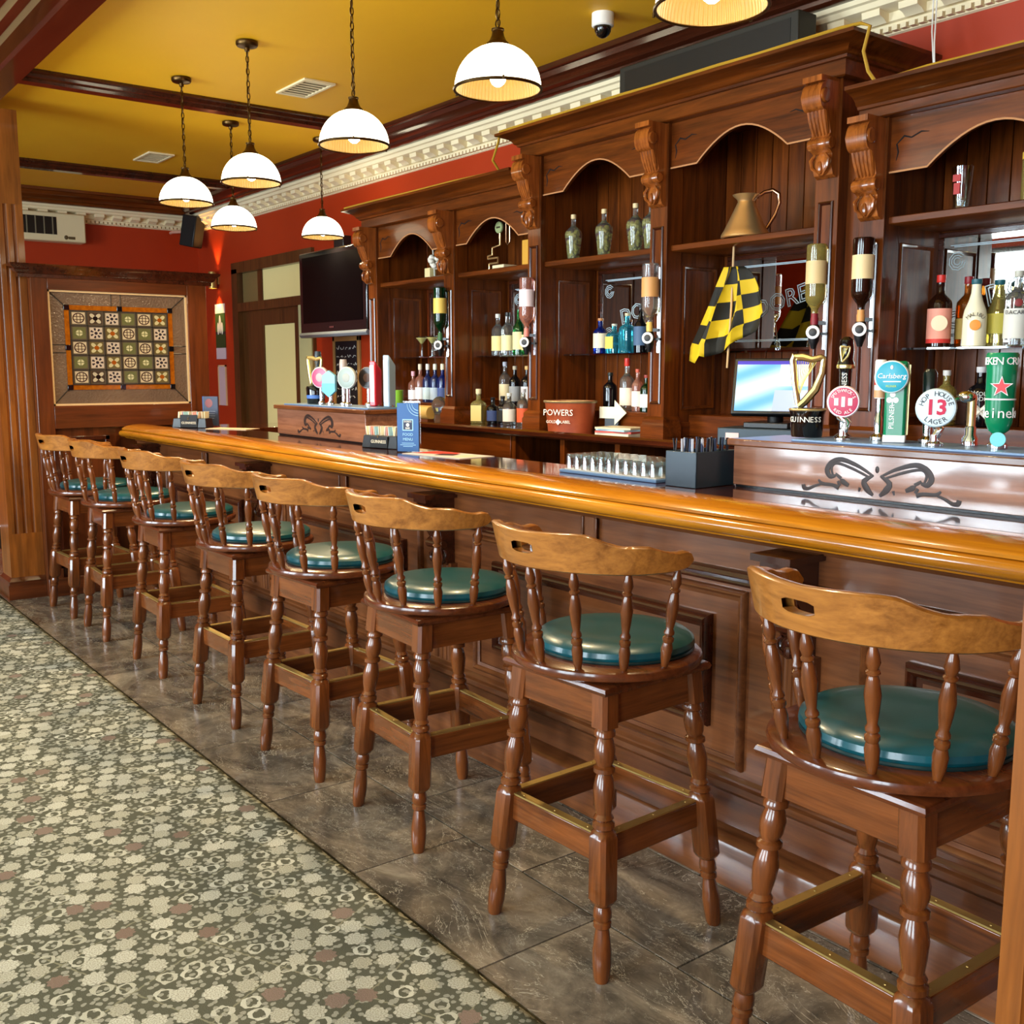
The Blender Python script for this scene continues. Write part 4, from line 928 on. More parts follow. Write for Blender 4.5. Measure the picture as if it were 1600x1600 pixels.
# glass shelves
def martini(y, lab):
    g = thing('martini_glass', lab, 'glass', (3.87, y, ZG), group='martini glasses on the left glass shelf')
    MB().lathe([(.032, 0), (.032, .003), (.005, .008), (.004, .08), (.008, .09), (.045, .14), (.043, .14), (.006, .092)], 24, caps=False).build('bowl', GLASSY, g)
    MB().lathe([(.007, .092), (.038, .13)], 20).build('filling', plain((220, 206, 130)), g)
martini(6.08, 'pale filled martini glass, left one on the glass shelf'); martini(5.95, 'pale filled martini glass beside the green inverted bottle'); 
for y, h, r, sh, g, lb, cap, lab in ((5.205, .25, .04, 'spirit', 'clear', (232, 214, 150), (230, 226, 216), 'cream labelled clear bottle, first on the second glass shelf'), (5.105, .255, .04, 'spirit', 'clear', (230, 222, 170), (40, 40, 40), 'clear bottle with black neck, second on the second glass shelf'),
        (4.99, .29, .04, 'wine', 'green', (220, 206, 160), (70, 40, 26), 'green bottle with cream label on the second glass shelf'), (4.9, .25, .042, 'wine', 'green', (214, 204, 150), (60, 130, 60), 'bright green bottle next to the pink inverted bottle'), (4.80, .2, .035, 'spirit', 'straw', (230, 220, 180), (230, 226, 216), 'short pale bottle behind the pink measure')):
    bottle(lab, 3.87, y, ZG, h, r, sh, g, lb, .12, .48, cap)
for y, h, r, sh, g, lb, cap, sq, lab in ((4.265, .2, .04, 'squat', 'blue', (232, 222, 190), (190, 130, 80), False, 'deep blue square shouldered bottle with cork'), (4.155, .165, .038, 'squat', 'turq', (210, 190, 90), (200, 196, 180), True, 'turquoise square bottle with yellow label'), (4.055, .22, .036, 'squat', 'turq', None, (206, 196, 160), True, 'taller pale turquoise square bottle'),
        (3.955, .25, .036, 'wine', 'black', (70, 96, 130), (20, 20, 22), False, 'black bottle with blue label on the third glass shelf'), (3.86, .24, .034, 'wine', 'dkgreen', (40, 60, 50), (20, 20, 22), False, 'dark green bottle behind the clear measure')):
    bottle(lab, 3.87, y, ZG, h, r, sh, g, lb, .16, .55, cap, .06, sq, rz=0 if sq else .5)
v = thing('bud_vase', 'tiny glass bud vase with a thin stem on the glass shelf', 'vase', (3.86, 3.06, ZG)); MB().lathe([(.014, 0), (.014, .03), (.008, .045), (.011, .055)], 14).build('glass', GLASSY, v); MB().tube([(0, 0, .01), (0, .005, .08), (0, .015, .13)], .0015, 5).build('stem', plain((110, 90, 50)), v)
rum = bottle('dark rum bottle with red cap and pink label', 3.82, 2.25, ZG, .27, .045, 'spirit', 'brown', (226, 150, 130), .12, .55, (206, 44, 34), .1, lab2=((200, 50, 44), .06, .12))
MB().disc((-.0465, 0, .092), .03, 'x', .002).build('round_badge', plain((232, 214, 180)), rum)
bottle('dark whiskey bottle with dull red cap', 3.915, 2.19, ZG, .265, .042, 'spirit', 'amber', (176, 150, 80), .12, .42, (140, 30, 34), .1)
mb1 = bottle('opaque white rum bottle with palm print', 3.82, 2.105, ZG, .25, .043, 'tall', 'white', None, cap=(40, 90, 100), caph=.07)
MB().disc((-.0445, 0, .08), .02, 'x', .002, 20).build('sunset_print', plain((236, 150, 60)), mb1); arc_text('MALIBU', .02, .035, PI/2, 1.6, plain((60, 44, 30)), mb1, (-.0447, 0, .085))
bottle('second cream bottle with yellow print behind', 3.915, 2.065, ZG, .25, .043, 'tall', 'straw', (206, 190, 80), .2, .5, (30, 90, 100), .07)
bb = bottle('clear white rum bottle at the right edge', 3.82, 1.945, ZG, .27, .043, 'spirit', 'clear', (216, 214, 204), .1, .5, (190, 186, 170), .08)
text('BACARDI', .02, plain((40, 36, 36)), bb, (-.0455, 0, .12)); MB().disc((-.0455, 0, .155), .014, 'x', .002).build('round_badge', plain((130, 40, 40)), bb)
# lower step and counter
for k, (y, h, g, cap, lb) in enumerate(((6.13, .19, 'pink', (226, 170, 190), (226, 226, 236)), (6.04, .235, 'pink', (232, 214, 190), (230, 230, 240)), (5.945, .235, 'navy', (236, 232, 226), (190, 214, 230)), (5.855, .235, 'navy', (226, 232, 214), (170, 190, 214)), (5.765, .235, 'blue', (236, 228, 200), (60, 80, 140)), (5.675, .235, 'navy', (240, 236, 230), (190, 180, 110)))):
    bottle(['short pink bottle, far left of the gin row', 'pale pink bottle with white cap in the gin row', 'pale blue bottle, third in the gin row', 'blue grey bottle, fourth in the gin row', 'deep blue bottle, fifth in the gin row', 'violet blue bottle with yellow label at the right end of the gin row'][k], 3.83, y, ZT, h, .036, 'spirit', g, lb, .08, .42, cap, .16)
o = thing('wooden_log', 'pale wooden block lying on the back counter', 'block', (3.6, 5.65, ZB)); MB().lathe([(.04, -.1), (.045, -.09), (.045, .09), (.04, .1)], 14, (0, 0, .052), 'y').build('log', plain((206, 170, 100)), o); MB().box(-.03, .03, -.1, .1, 0, .012).build('stand', plain((90, 44, 20)), o)
o = thing('glass_skull', 'clear glass head shaped bottle on the back counter', 'bottle', (3.6, 5.455, ZB)); MB().ball((0, 0, .1), .052, .052, .058).lathe([(.034, 0), (.038, .01), (.034, .05), (.04, .06)], 18).build('glass', G['clear'], o)
o = thing('cup_stack', 'stack of lime green plastic cups behind the blue menu', 'cups', (3.55, 5.88, ZB))
for k in range(5):
    c = MB().lathe([(.026, 0), (.04, .1), (.038, .1), (.024, .004)], 20, caps=False).build('cup', plain((130, 190, 60)), o); c.location = (0, 0, .002+.022*k)
b1 = bottle('cream labelled square bottle standing in front on the back counter', 3.66, 5.12, ZB, .2, .042, 'squat', 'olive', (232, 216, 150), .08, .55, (236, 226, 190), .14, True)
for y, x, z, h, r, g, lb, cap, lab in ((5.03, 3.7, ZB, .16, .036, 'black', (60, 80, 140), (20, 20, 24), 'short black bottle with blue round label on the counter'), (4.93, 3.7, ZB, .17, .036, 'black', (26, 24, 26), (40, 36, 36), 'short all black bottle on the counter'), (4.84, 3.68, ZB, .19, .038, 'clear', (236, 232, 226), (220, 226, 226), 'clear bottle with white label on the counter'),
        (4.68, 3.66, ZB, .21, .038, 'clear', (214, 90, 50), (200, 200, 210), 'clear bottle with orange label beside the pilaster'), (5.12, 3.86, ZT, .26, .036, 'clear', (226, 214, 180), (200, 200, 214), 'slim cream labelled bottle at the back of the whiskey row'), (5.02, 3.86, ZT, .235, .036, 'black', (150, 156, 166), (180, 170, 150), 'dark bottle with silver label in the whiskey row'),
        (4.9, 3.86, ZT, .235, .038, 'black', (206, 210, 220), (206, 170, 110), 'dark bottle with white label and cork in the whiskey row'), (4.78, 3.86, ZT, .21, .036, 'amber', (210, 196, 160), (170, 90, 50), 'amber bottle with copper cap in the whiskey row'), (4.66, 3.86, ZT, .2, .036, 'amber', (226, 206, 170), (160, 90, 50), 'last amber bottle of the whiskey row')):
    bottle(lab, x, y, z, h, r, 'squat' if h < .2 else 'spirit', g, lb, .12, .5, cap, .09)
for y, h, r, g, lb, cap, ch, lab in ((4.14, .2, .038, 'black', None, (30, 34, 30), .08, 'black bottle behind the white arrow sign'), (4.01, .255, .038, 'clear', (232, 216, 200), (206, 50, 40), .16, 'clear gin bottle with tall red cap'), (3.93, .22, .03, 'pink', (230, 220, 210), (200, 90, 70), .07, 'pale bottle half hidden behind the red capped one'),
        (3.865, .19, .032, 'dkgreen', (214, 222, 222), (150, 60, 50), .07, 'dark bottle with pale label beside the carved pilaster'), (3.795, .24, .034, 'green', (226, 230, 220), (226, 232, 226), .12, 'green gin bottle with white cap')):
    bottle(lab, 3.83, y, ZT, h, r, 'spirit', g, lb, .12, .48, cap, ch)
ab = bottle('dark spirit bottle with big white cross behind the beer taps', 3.83, 2.07, ZT, .23, .048, 'squat', 'black', None, cap=(200, 200, 206), caph=.09)
MB().tube([(-.049, .034, .025), (-.05, -.034, .095)], .009, 6).tube([(-.05, -.034, .025), (-.049, .034, .095)], .009, 6).build('white_cross', plain((226, 224, 216)), ab)
text('ABSOLUT', .022, plain((220, 220, 214)), ab, (-.0495, 0, .125)); text('VODKA', .022, plain((220, 220, 214)), ab, (-.0495, 0, .106))
bottle('small clear bottle with silver cap behind the lager tap', 3.83, 2.21, ZT, .21, .04, 'spirit', 'straw', (220, 206, 150), .1, .4, (206, 206, 206), .09)
tb = thing('ice_tub', 'oval red brown metal tub with white lettering on the back counter', 'tub', (3.60, 4.2, ZB), .35)
R_ = []
for f, z in ((.87, 0), (.88, .006), (1, .145), (1.02, .148), (1.02, .16), (.97, .16), (.86, .02)):
    R_.append([(.095*f*math.cos(2*PI*k/36), .145*f*math.sin(2*PI*k/36), z) for k in range(36)])
RUST = mat('rusty_red_tin', S(150, 62, 30), .45); _t = NT(RUST); _t.color(_t.mix(_t.noise(_t.coord('Object'), 18, 4), S(124, 44, 20), S(176, 84, 44)))
MB().rings(R_).build('tub', RUST, tb)
MB().tube([(.097*math.cos(2*PI*k/36), .148*math.sin(2*PI*k/36), .155) for k in range(36)], .007, 6, closed=True).build('rolled_rim', plain((150, 130, 96), .4, .6), tb)
W_ = plain((232, 224, 210))
text('POWERS', .046, W_, tb, (-.0955, .02, .098)); text('GOLD', .022, W_, tb, (-.0935, .062, .05)); text('LABEL', .022, W_, tb, (-.0935, -.024, .05))
MB().prism([(.02+.0, .034), (.02-.016, .05), (.02, .066), (.02+.016, .05)], 'x', -.0945, -.093).build('diamond', W_, tb)
o = thing('arrow_sign', 'white arrow shaped card behind the metal tub', 'sign', (3.72, 3.985, ZB), .3); MB().prism([(.09, .13), (.0, .13), (.0, .165), (-.07, .1), (.0, .035), (.0, .07), (.09, .07)], 'x', 0, .004).build('card', plain((236, 232, 206)), o); MB().box(.004, .02, -.02, .06, 0, .07).build('stand', BLACK, o)
o = thing('magazine_pile', 'small pile of papers and magazines beside the metal tub', 'papers', (3.60, 3.80, ZB), .1)
for k, (c, a) in enumerate((((226, 214, 190), 0), ((190, 80, 70), .1), ((170, 206, 220), -.15), ((214, 200, 170), .08))):
    p = MB().box(-.08, .08, -.11, .11, 0, .009).build('magazine', plain(c), o); p.location = (0, 0, .0095*k); p.rotation_euler = (0, 0, a)
# optics: inverted bottles in spirit measures
def optic(x, y, lab, g, lb, neck, z=1.60):
    o = thing('spirit_optic', lab, 'spirit dispenser', (x, y, z), .5, 'inverted bottles in spirit measures')
    h, r = .33, .04
    R = [sq_ring((0, 0, .345-f*h), k*r, 20) for f, k in SH['spirit']]
    MB().rings(R).build('bottle', G[g], o)
    n = 12; w_ = PI*.6; V = []; F = []
    for i in range(n+1):
        a = PI-w_+2*w_*i/n
        for zz in (.19, .28): V.append((r*1.02*math.cos(a), r*1.02*math.sin(a), zz))
    for i in range(n): F.append((2*i, 2*i+2, 2*i+3, 2*i+1))
    MB().add(V, F).build('paper_label', plain(lb), o)
    MB().lathe([(.015, .03), (.016, .055), (.014, .06), (.014, .075)], 12).build('neck_seal', plain(neck), o)
    MB().lathe([(.01, -.065), (.014, -.05), (.022, -.03), (.024, .015), (.018, .03)], 16).build('measure', BLACK, o)
    MB().lathe([(.016, -.03), (.018, -.028), (.018, .025)], 14).build('measure_glass', G['clear'], o)
    MB().disc((-.034, 0, 0), .027, 'x', .008).build('badge', plain((226, 226, 226)), o)
    MB().disc((-.036, 0, 0), .016, 'x', .003).build('badge_mark', plain((40, 40, 44)), o)
    MB().box(.024, .032, -.045, -.028, -.07, .33).build('bracket_strip', CHROME, o, .002)
    MB().box(0, .03, -.04, -.0, .03, .045).build('clamp', BLACK, o); MB().box(0, .03, -.05, 0, -.01, 0.0).build('clamp', BLACK, o)
optic(3.53, 5.335, 'green inverted whiskey bottle in a spirit measure, leftmost', 'dkgreen', (214, 186, 90), (40, 90, 50)); optic(3.53, 4.487, 'clear and pink inverted bottle left of the tall cabinet', 'pink', (230, 214, 220), (200, 120, 110))
optic(3.53, 3.548, 'clear inverted bottle in the first bay of the tall cabinet', 'clear', (206, 150, 90), (206, 170, 90)); optic(3.53, 2.618, 'inverted bottle with cream label beside the etched mirror', 'straw', (206, 180, 130), (120, 24, 40)); optic(3.53, 2.405, 'inverted dark bottle with cream label on the pilaster of the right bay', 'brown', (226, 200, 150), (200, 140, 80), 1.605)
# checkered flag on a stick
fg = thing('checkered_flag', 'yellow and black checkered flag hanging on a pale stick', 'flag', (3.69, 3.205, 1.46))
MB().tube([(0, 0, 0), (.0, -.015, .27), (.0, -.02, .54)], .005, 8).build('stick', plain((200, 160, 110)), fg)
YEL, BLK = plain((206, 172, 16), .7), plain((24, 22, 14), .7)
V = []; F = []; MI = []; nu, nv, sub = 4, 5, 4
for j in range(nv*sub+1):
    v_ = j/(nv*sub)
    for i in range(nu*sub+1):
        u_ = i/(nu*sub); wd = .07+.34*min(1, v_*1.25)**.8
        yy = .19*min(1, v_*1.2)-wd*u_+(.03*v_); fold = math.sin(u_*15+v_*2)
        zz = .45-.4*v_*(1-.24*abs(u_-.25)-.3*max(0, u_-.45)) - (.04*v_ if u_ < .15 else 0)
        V.append((-.012+.026*fold*min(1, v_*2+.2)+.03*(u_-.5), yy+.012*math.cos(u_*17), zz))
for j in range(nv*sub):
    for i in range(nu*sub):
        w_ = nu*sub+1; F.append((j*w_+i, j*w_+i+1, (j+1)*w_+i+1, (j+1)*w_+i)); MI.append(((i//sub)+(j//sub)) % 2)
mb = MB().add(V, F); o = mb.build('cloth', YEL, fg); o.data.materials.append(BLK)
for p_, q in zip(o.data.polygons, MI): p_.material_index = q
sm = o.modifiers.new('thick', 'SOLIDIFY'); sm.thickness = .0015
# till
tl = thing('till', 'touch screen till on the back counter behind the near taps', 'till', (3.57, 2.85, ZB), .28)
MB().box(-.1, .13, -.2, .2, 0, .075).build('cash_drawer', plain((34, 52, 66), .4), tl, .004); MB().box(-.102, -.1, .1, .16, .025, .055).build('sticker', plain((226, 190, 190)), tl)
MB().box(-.06, .14, -.1, .1, .075, .1).tube([(.05, 0, .1), (.04, 0, .2), (.02, 0, .25)], .035, 10).build('stand', BLACK, tl, .004)
RX = Matrix.Translation((0, 0, .25)) @ Matrix.Rotation(.25, 4, 'Z') @ Matrix.Rotation(math.radians(18), 4, 'Y')
MB().box(-.01, .03, -.165, .165, -.125, .125).xf(RX).build('monitor', BLACK, tl, .006)
SCR = mat('lit_screen', S(120, 180, 230), .2); _t = NT(SCR); _x, _y, _z = _t.sep(_t.coord('Generated'))
_w = _t.m('SINE', _t.m('ADD', _t.m('MULTIPLY', _z, 9.), _t.m('MULTIPLY', _y, 5.)))
_c = _t.mix(_t.m('MULTIPLY_ADD', _w, .5, .5), S(96, 160, 232), S(196, 226, 246)); _c = _t.mix(_t.m('MULTIPLY', _t.m('LESS_THAN', _y, .42), _t.m('GREATER_THAN', _z, .5)), _c, S(206, 214, 236)); _c = _t.mix(_t.m('GREATER_THAN', _z, .93), _c, S(70, 60, 170))
_c = _t.mix(_t.m('MULTIPLY', _t.m('LESS_THAN', _y, .45), _t.m('LESS_THAN', _z, .42)), _c, S(160, 176, 226))
_t.color(_c); _t.l(_c, _t.b.inputs['Emission Color']); _t.b.inputs['Emission Strength'].default_value = .22
MB().box(-.0125, -.01, -.15, .15, -.11, .11).xf(RX).build('screen', SCR, tl)
# things on the bar
tr = thing('glass_tray', 'blue edged bar tray holding upturned shot glasses', 'tray', (2.565, 2.68, 1.0765))
MB().box(-.105, .105, -.25, .25, 0, .012).build('tray', STEELB, tr, .003); MB().box(-.09, .09, -.235, .235, .012, .0145).build('liner', plain((206, 196, 186)), tr)
sg = None
for i in range(5):
    for k in range(11):
        if sg is None:
            sg = thing('shot_glass', 'upturned clear shot glass in rows on the bar tray', 'glass', group='upturned shot glasses on the tray'); MB().lathe([(.02, 0), (.0175, .05), (.016, .054), (.004, .054)], 14, caps=False).build('wall', GLASSY, sg); MB().lathe([(.016, .04), (.0165, .048), (.016, .054)], 14).build('base', G['clear'], sg); c = sg
        else: c = copy_tree(sg)
        c.location = (2.565-.076+.038*i, 2.68-.215+.043*k, 1.0912)
nb = thing('straw_box', 'dark square caddy full of wrapped straws beside the tap box', 'caddy', (2.545, 2.31, 1.0765), .04)
MB().box(-.1, .1, -.065, .065, 0, .004).box(-.1, -.094, -.065, .065, 0, .115).box(.094, .1, -.065, .065, 0, .115).box(-.1, .1, -.065, -.059, 0, .115).box(-.1, .1, .059, .065, 0, .115).build('box', plain((36, 52, 64), .3), nb, .002)
for k in range(34):
    c = [(24, 24, 30), (60, 76, 110), (200, 206, 220), (30, 30, 40)][k % 4]
    s_ = MB().box(-.004, .004, -.0012, .0012, 0, .15).build('straw', plain(c), nb); s_.location = (-.08+.02*(k % 9)+random.uniform(-.004, .004), -.045+.028*(k//9)+random.uniform(-.006, .006), .005); s_.rotation_euler = (random.uniform(-.08, .08), random.uniform(-.1, .1), random.uniform(-.6, .6))
def menu(name, label, x, y, rz, front, w=.1, h=.21, bluecard=True):
    m = thing(name, label, 'menu', (x, y, 1.0765), rz)
    MB().box(-.035, .035, -w/2-.008, w/2+.008, 0, .004).box(.005, .007, -w/2-.006, w/2+.006, .004, h+.01).build('acrylic_holder', clear('acrylic', (.95, .98, 1, 1), .02, .3), m)
    MB().box(-.0045, .0045, -w/2, w/2, .005, h).build('card', front, m); return m
BLUEC = plain((34, 84, 144)); LB = plain((150, 200, 230)); NAVY = plain((16, 26, 62))
m1 = menu('menu_stand', 'blue food menu standing on the bar beside the card caddy', 2.50, 4.05, .62, BLUEC, .105, .225)
X_ = -.0052
MB().box(X_, X_+.0006, -.026, .026, .1, .152).build('logo_border', LB, m1); MB().box(X_-.0004, X_+.0004, -.022, .022, .104, .148).build('logo_square', NAVY, m1)
text("DORE'S", .011, WHITE, m1, (X_-.0008, 0, .141)); text('BAR', .012, WHITE, m1, (X_-.0008, 0, .111)); MB().disc((X_-.001, 0, .126), .008, 'x', .001, 16).build('logo_dot', WHITE, m1)
text('FOOD', .018, LB, m1, (X_-.0005, 0, .082)); text('MENU', .018, LB, m1, (X_-.0005, 0, .06)); MB().box(X_-.0004, X_, -.03, .03, .042, .044).box(X_-.0004, X_, -.038, .038, .034, .036).box(X_-.0004, X_, -.024, .024, .027, .029).build('small_print', LB, m1)
cv = MB()
for q in (.03, .042, .054): cv.tube([(X_, -.052+q*math.sin(t*PI/14)*1.0, .222-q*math.cos(t*PI/14)*1.0) for t in range(8)], .0012, 4)
cv.build('curve_lines', LB, m1)
m2 = menu('menu_stand', 'dark two sided menu at the far end of the bar', 2.62, 6.74, .55, plain((52, 60, 84)), .12, .2)
MB().ball((X_, .01, .155), .001, .03, .03).build('picture', plain((120, 60, 60)), m2); MB().box(X_-.0004, X_, -.04, .04, .1, .102).box(X_-.0004, X_, -.035, .035, .085, .087).box(X_-.0004, X_, -.038, .038, .07, .072).box(X_-.0004, X_, -.03, .03, .055, .057).build('small_print', plain((150, 160, 180)), m2); MB().box(-.0055, .0, .0545, .0605, .005, .2).build('blue_edge', BLUEC, m2)
def caddy(label, x, y, rz, s=1.):
    c = thing('card_caddy', label, 'caddy', (x, y, 1.0765), rz)
    MB().rings([[(-.055, -.12, 0), (.055, -.12, 0), (.055, .12, 0), (-.055, .12, 0)], [(-.047, -.112, .062), (.047, -.112, .062), (.047, .112, .062), (-.047, .112, .062)]]).build('box', BLACK, c, .003)
    MB().box(-.058, -.052, -.06, .06, .002, .085 if s > 1 else .058).build('front_plate', plain((14, 14, 16), .6), c, .002)
    t_ = text('GUINNESS', .022, plain((226, 214, 190)), c, (-.0588, 0, .032)); hp = MB().tube([(-.0588, .006, .052), (-.0588, .007, .07), (-.0588, -.008, .07), (-.0588, .004, .052)], .0012, 4).build('harp_mark', GOLD, c)
    for k in range(13):
        col = [(232, 226, 200), (214, 206, 186), (150, 196, 220), (236, 200, 170), (220, 160, 160), (224, 222, 210)][k % 6]
        p = MB().box(-.038, .038, -.0012, .0012, 0, .1).build('card', plain(col), c); p.location = (0, -.095+.0155*k, .005); p.rotation_euler = (random.uniform(-.2, .2), 0, random.uniform(-.1, .1))
    return c
caddy('black card caddy with leaflets next to the blue menu', 2.57, 4.36, .25); caddy('black lettered caddy at the far end of the bar by the partition', 2.48, 6.7, .75, 1.1)
mg = thing('placemat', 'red and white printed placemat lying on the bar', 'placemat', (2.56, 3.82, 1.0765), .1)
MB().box(-.1, .1, -.2, .2, 0, .002).build('sheet', plain((206, 196, 196)), mg); MB().prism([(-.05, .19), (.095, .19), (.095, .02), (.02, -.02)], 'z', .002, .0024).build('red_print', plain((206, 50, 36)), mg); MB().prism([(-.06, .02), (.02, .06), (.05, -.03), (-.02, -.06)], 'z', .0024, .0028).build('dark_print', plain((60, 30, 40)), mg)
MB().ball((0, -.12, .0022), .06, .04, .0008).build('pale_print', plain((226, 200, 170)), mg)
o = MB().box(-.07, .07, -.16, .16, 0, .003).build('leaflet', plain((206, 180, 150))); o.location = (2.62, 6.38, 1.0765); o.rotation_euler = (0, 0, .5); tag(o, 'pale leaflet lying flat near the far end of the bar', 'leaflet')
# ================================================================ beer taps
def tap_base(t, h, r=.014, m=CHROME): return MB().lathe([(.026, 0), (.026, .008), (r, .016), (r, h)], 16).build('column', m, t)
def harp(t, s, z0, m):
    hp = MB()
    hp.tube([(0, .03*s, z0), (0, .042*s, z0+.07*s), (0, .05*s, z0+.14*s), (0, .046*s, z0+.152*s), (0, .036*s, z0+.15*s), (0, .038*s, z0+.14*s)], [.009*s, .01*s, .011*s, .012*s, .01*s, .008*s], 8)
    hp.tube([(0, .046*s, z0+.15*s), (0, .02*s, z0+.15*s), (0, -.01*s, z0+.142*s), (0, -.035*s, z0+.148*s), (0, -.048*s, z0+.143*s)], [.01*s, .012*s, .01*s, .011*s, .008*s], 8)
    hp.tube([(0, -.044*s, z0+.145*s), (0, -.04*s, z0+.1*s), (0, -.022*s, z0+.05*s), (0, .01*s, z0+.01*s), (0, .028*s, z0-.006*s)], [.009*s, .011*s, .013*s, .013*s, .011*s], 8)
    for k in range(9):
        f = (k+1)/10; hp.tube([(0, (.04-.075*f)*s, z0+.145*s), (0, (.032-.02*f)*s, z0+(.01+.07*f)*s)], .001*s, 4)
    return hp.build('harp', m, t)
ZN = 1.241
t = thing('beer_tap', 'stout tap with pale gold harp on a black drum', 'beer tap', (2.74, 2.045, ZN), .5)
MB().lathe([(.046, 0), (.048, .004), (.052, .07), (.056, .082), (.056, .088), (.04, .092)], 28).build('drum', BLACKG, t); MB().tube([(.054*math.cos(2*PI*k/28), .054*math.sin(2*PI*k/28), .086) for k in range(28)], .004, 6, closed=True).build('gold_ring', plain((196, 170, 120), .35, .7), t)
harp(t, 1.0, .1, GOLD)
arc = MB()
for i, ch in enumerate('GUINNESS'):
    a = PI-.95+1.9*i/7; m = text_mesh(ch, .024); T = Matrix.Rotation(a-PI, 4, 'Z') @ Matrix.Translation((-.0525, 0, .055)) @ FACE_MX; arc.add([T @ v.co for v in m.vertices], [tuple(p.vertices) for p in m.polygons])
arc.build('lettering', plain((226, 220, 206)), t, smooth=False)
t = thing('beer_tap', 'slim black stout lever with small harp beside the gold harp tap', 'beer tap', (2.76, 1.925, ZN), .5)
tap_base(t, .1); MB().lathe([(.014, .09), (.016, .1), (.018, .2), (.02, .215), (.026, .22), (.026, .23), (.022, .24), (.024, .27), (.02, .3), (.008, .31)], 16).build('lever', BLACKG, t); MB().lathe([(.0265, .214), (.028, .22), (.0265, .226)], 16).build('gold_ring', GOLD, t); text('GUINNESS', .022, plain((220, 216, 206)), t, (-.0185, 0, .15), rot=PI/2); harp(t, .3, .235, GOLD).location = (-.024, 0, 0)
def disc_tap(label, y, r, z, col, rim, x=2.70):
    t = thing('beer_tap', label, 'beer tap', (x, y, ZN), .52)
    MB().lathe([(.026, 0), (.026, .006), (.013, .012), (.013, .03)], 14).tube([(0, 0, .02), (0, -.012, z*.45), (-.004, .008, z*.62), (-.006, .01, z-r*.8)], [.012, .013, .014, .012], 10).build('lever', CHROME, t)
    MB().disc((-.018, 0, z), r, 'x', .024, 36).build('disc', plain(rim, .3), t); MB().disc((-.0195, 0, z), r*.88, 'x', .003, 36).build('disc_face', plain(col, .35), t); return t
t = disc_tap('red ale tap with round crimson badge', 1.885, .048, .115, (190, 50, 84), (236, 214, 220)); WL = plain((242, 236, 232))
arc_text('SMITHWICK\'S', .0135, .0335, PI/2, 2.3, WL, t, (-.0203, 0, .115)); arc_text('RED ALE', .0135, .0335, -PI/2, 1.5, WL, t, (-.0203, 0, .115), inward=True); MB().box(-.0206, -.0196, -.005, .005, .1, .13).box(-.0206, -.0196, .014, .026, .104, .126).box(-.0206, -.0196, -.026, -.014, .104, .126).build('crest', WL, t)
t = thing('beer_tap', 'chrome tap with white and red cylinder handle', 'beer tap', (2.77, 1.81, ZN), .5); MB().lathe([(.024, 0), (.024, .01), (.012, .02), (.012, .07), (.009, .075), (.011, .1), (.01, .125)], 14).build('column', CHROME, t); MB().lathe([(.015, .125), (.0165, .13), (.0165, .235), (.014, .24)], 18).build('handle', plain((236, 226, 216), .3), t); MB().lathe([(.0168, .165), (.0168, .195)], 18, caps=False).build('red_band', plain((196, 44, 34)), t); MB().lathe([(.0168, .128), (.0168, .15)], 18, caps=False).build('copper_band', plain((200, 150, 110)), t)
t = thing('beer_tap', 'tall green pilsner tap with turquoise round badge', 'beer tap', (2.74, 1.735, ZN), .5); GRN = plain((0, 118, 76), .25)
MB().prism([(-.033, -.03), (-.033, .03), (.02, .03), (.026, -.03)], 'z', .012, .235).build('tower', GRN, t, .008); MB().box(-.034, .024, -.031, .031, 0, .022).build('foot', WL, t, .003); MB().prism([(.026, .02), (.036, .02), (.034, .12), (.048, .2), (.046, .225), (.03, .225)], 'y', -.034, -.026).build('side_trim', GOLD, t)
MB().disc((-.058, .012, .19), .047, 'x', .022, 36).build('disc', plain((226, 240, 240), .3), t); MB().disc((-.0595, .012, .19), .043, 'x', .003, 36).build('disc_face', plain((0, 152, 176), .3), t); text('Carlsberg', .02, WL, t, (-.0602, .012, .192), shear=.15); text('PILSNER', .008, plain((200, 220, 90)), t, (-.0602, .012, .163)); MB().ball((-.06, .012, .217), .001, .004, .006).box(-.0603, -.0596, -.014, .034, .175, .178).build('crown_mark', WL, t)
text('PILSNER', .02, WL, t, (-.0338, .008, .075), rot=PI/2)
cl = MB()
for a in (PI/2, PI*1.15, -PI*.15): cl.ball((-.0335, .008+.01*math.cos(a), .128+.011*math.sin(a)), .001, .0085, .0085, 10, 6)
cl.box(-.0343, -.033, .0065, .0095, .108, .128).build('leaf_mark', WL, t)
t = thing('beer_tap', 'plain dark and chrome tap behind the green pilsner tap', 'beer tap', (2.78, 1.655, ZN), .5); MB().lathe([(.024, 0), (.024, .01), (.013, .02), (.015, .06)], 14).build('column', CHROME, t); MB().lathe([(.013, .06), (.016, .07), (.02, .2), (.012, .212)], 16).build('handle', plain((14, 26, 24), .25), t)
t = disc_tap('lager tap with white badge and red number', 1.585, .054, .105, (216, 228, 232), (190, 206, 214)); DK = plain((30, 34, 40)); arc_text('HOP HOUSE', .019, .039, PI/2, 2.5, DK, t, (-.0203, 0, .105)); arc_text('LAGER', .019, .039, -PI/2, 1.3, DK, t, (-.0203, 0, .105), inward=True); text('13', .058, plain((196, 20, 66)), t, (-.0203, 0, .105), bold=.0018)
t = thing('beer_tap', 'chrome tap with copper neck beside the white badge', 'beer tap', (2.78, 1.525, ZN), .5); MB().lathe([(.022, 0), (.022, .02), (.015, .03), (.015, .05), (.012, .055)], 14).build('column', CHROME, t); MB().lathe([(.012, .055), (.013, .13), (.012, .14)], 14).build('neck', COPPER, t); MB().ball((-.004, .015, .135), .02, .026, .018).tube([(0, .02, .135), (-.02, .05, .125)], .008, 8).build('valve', CHROME, t)
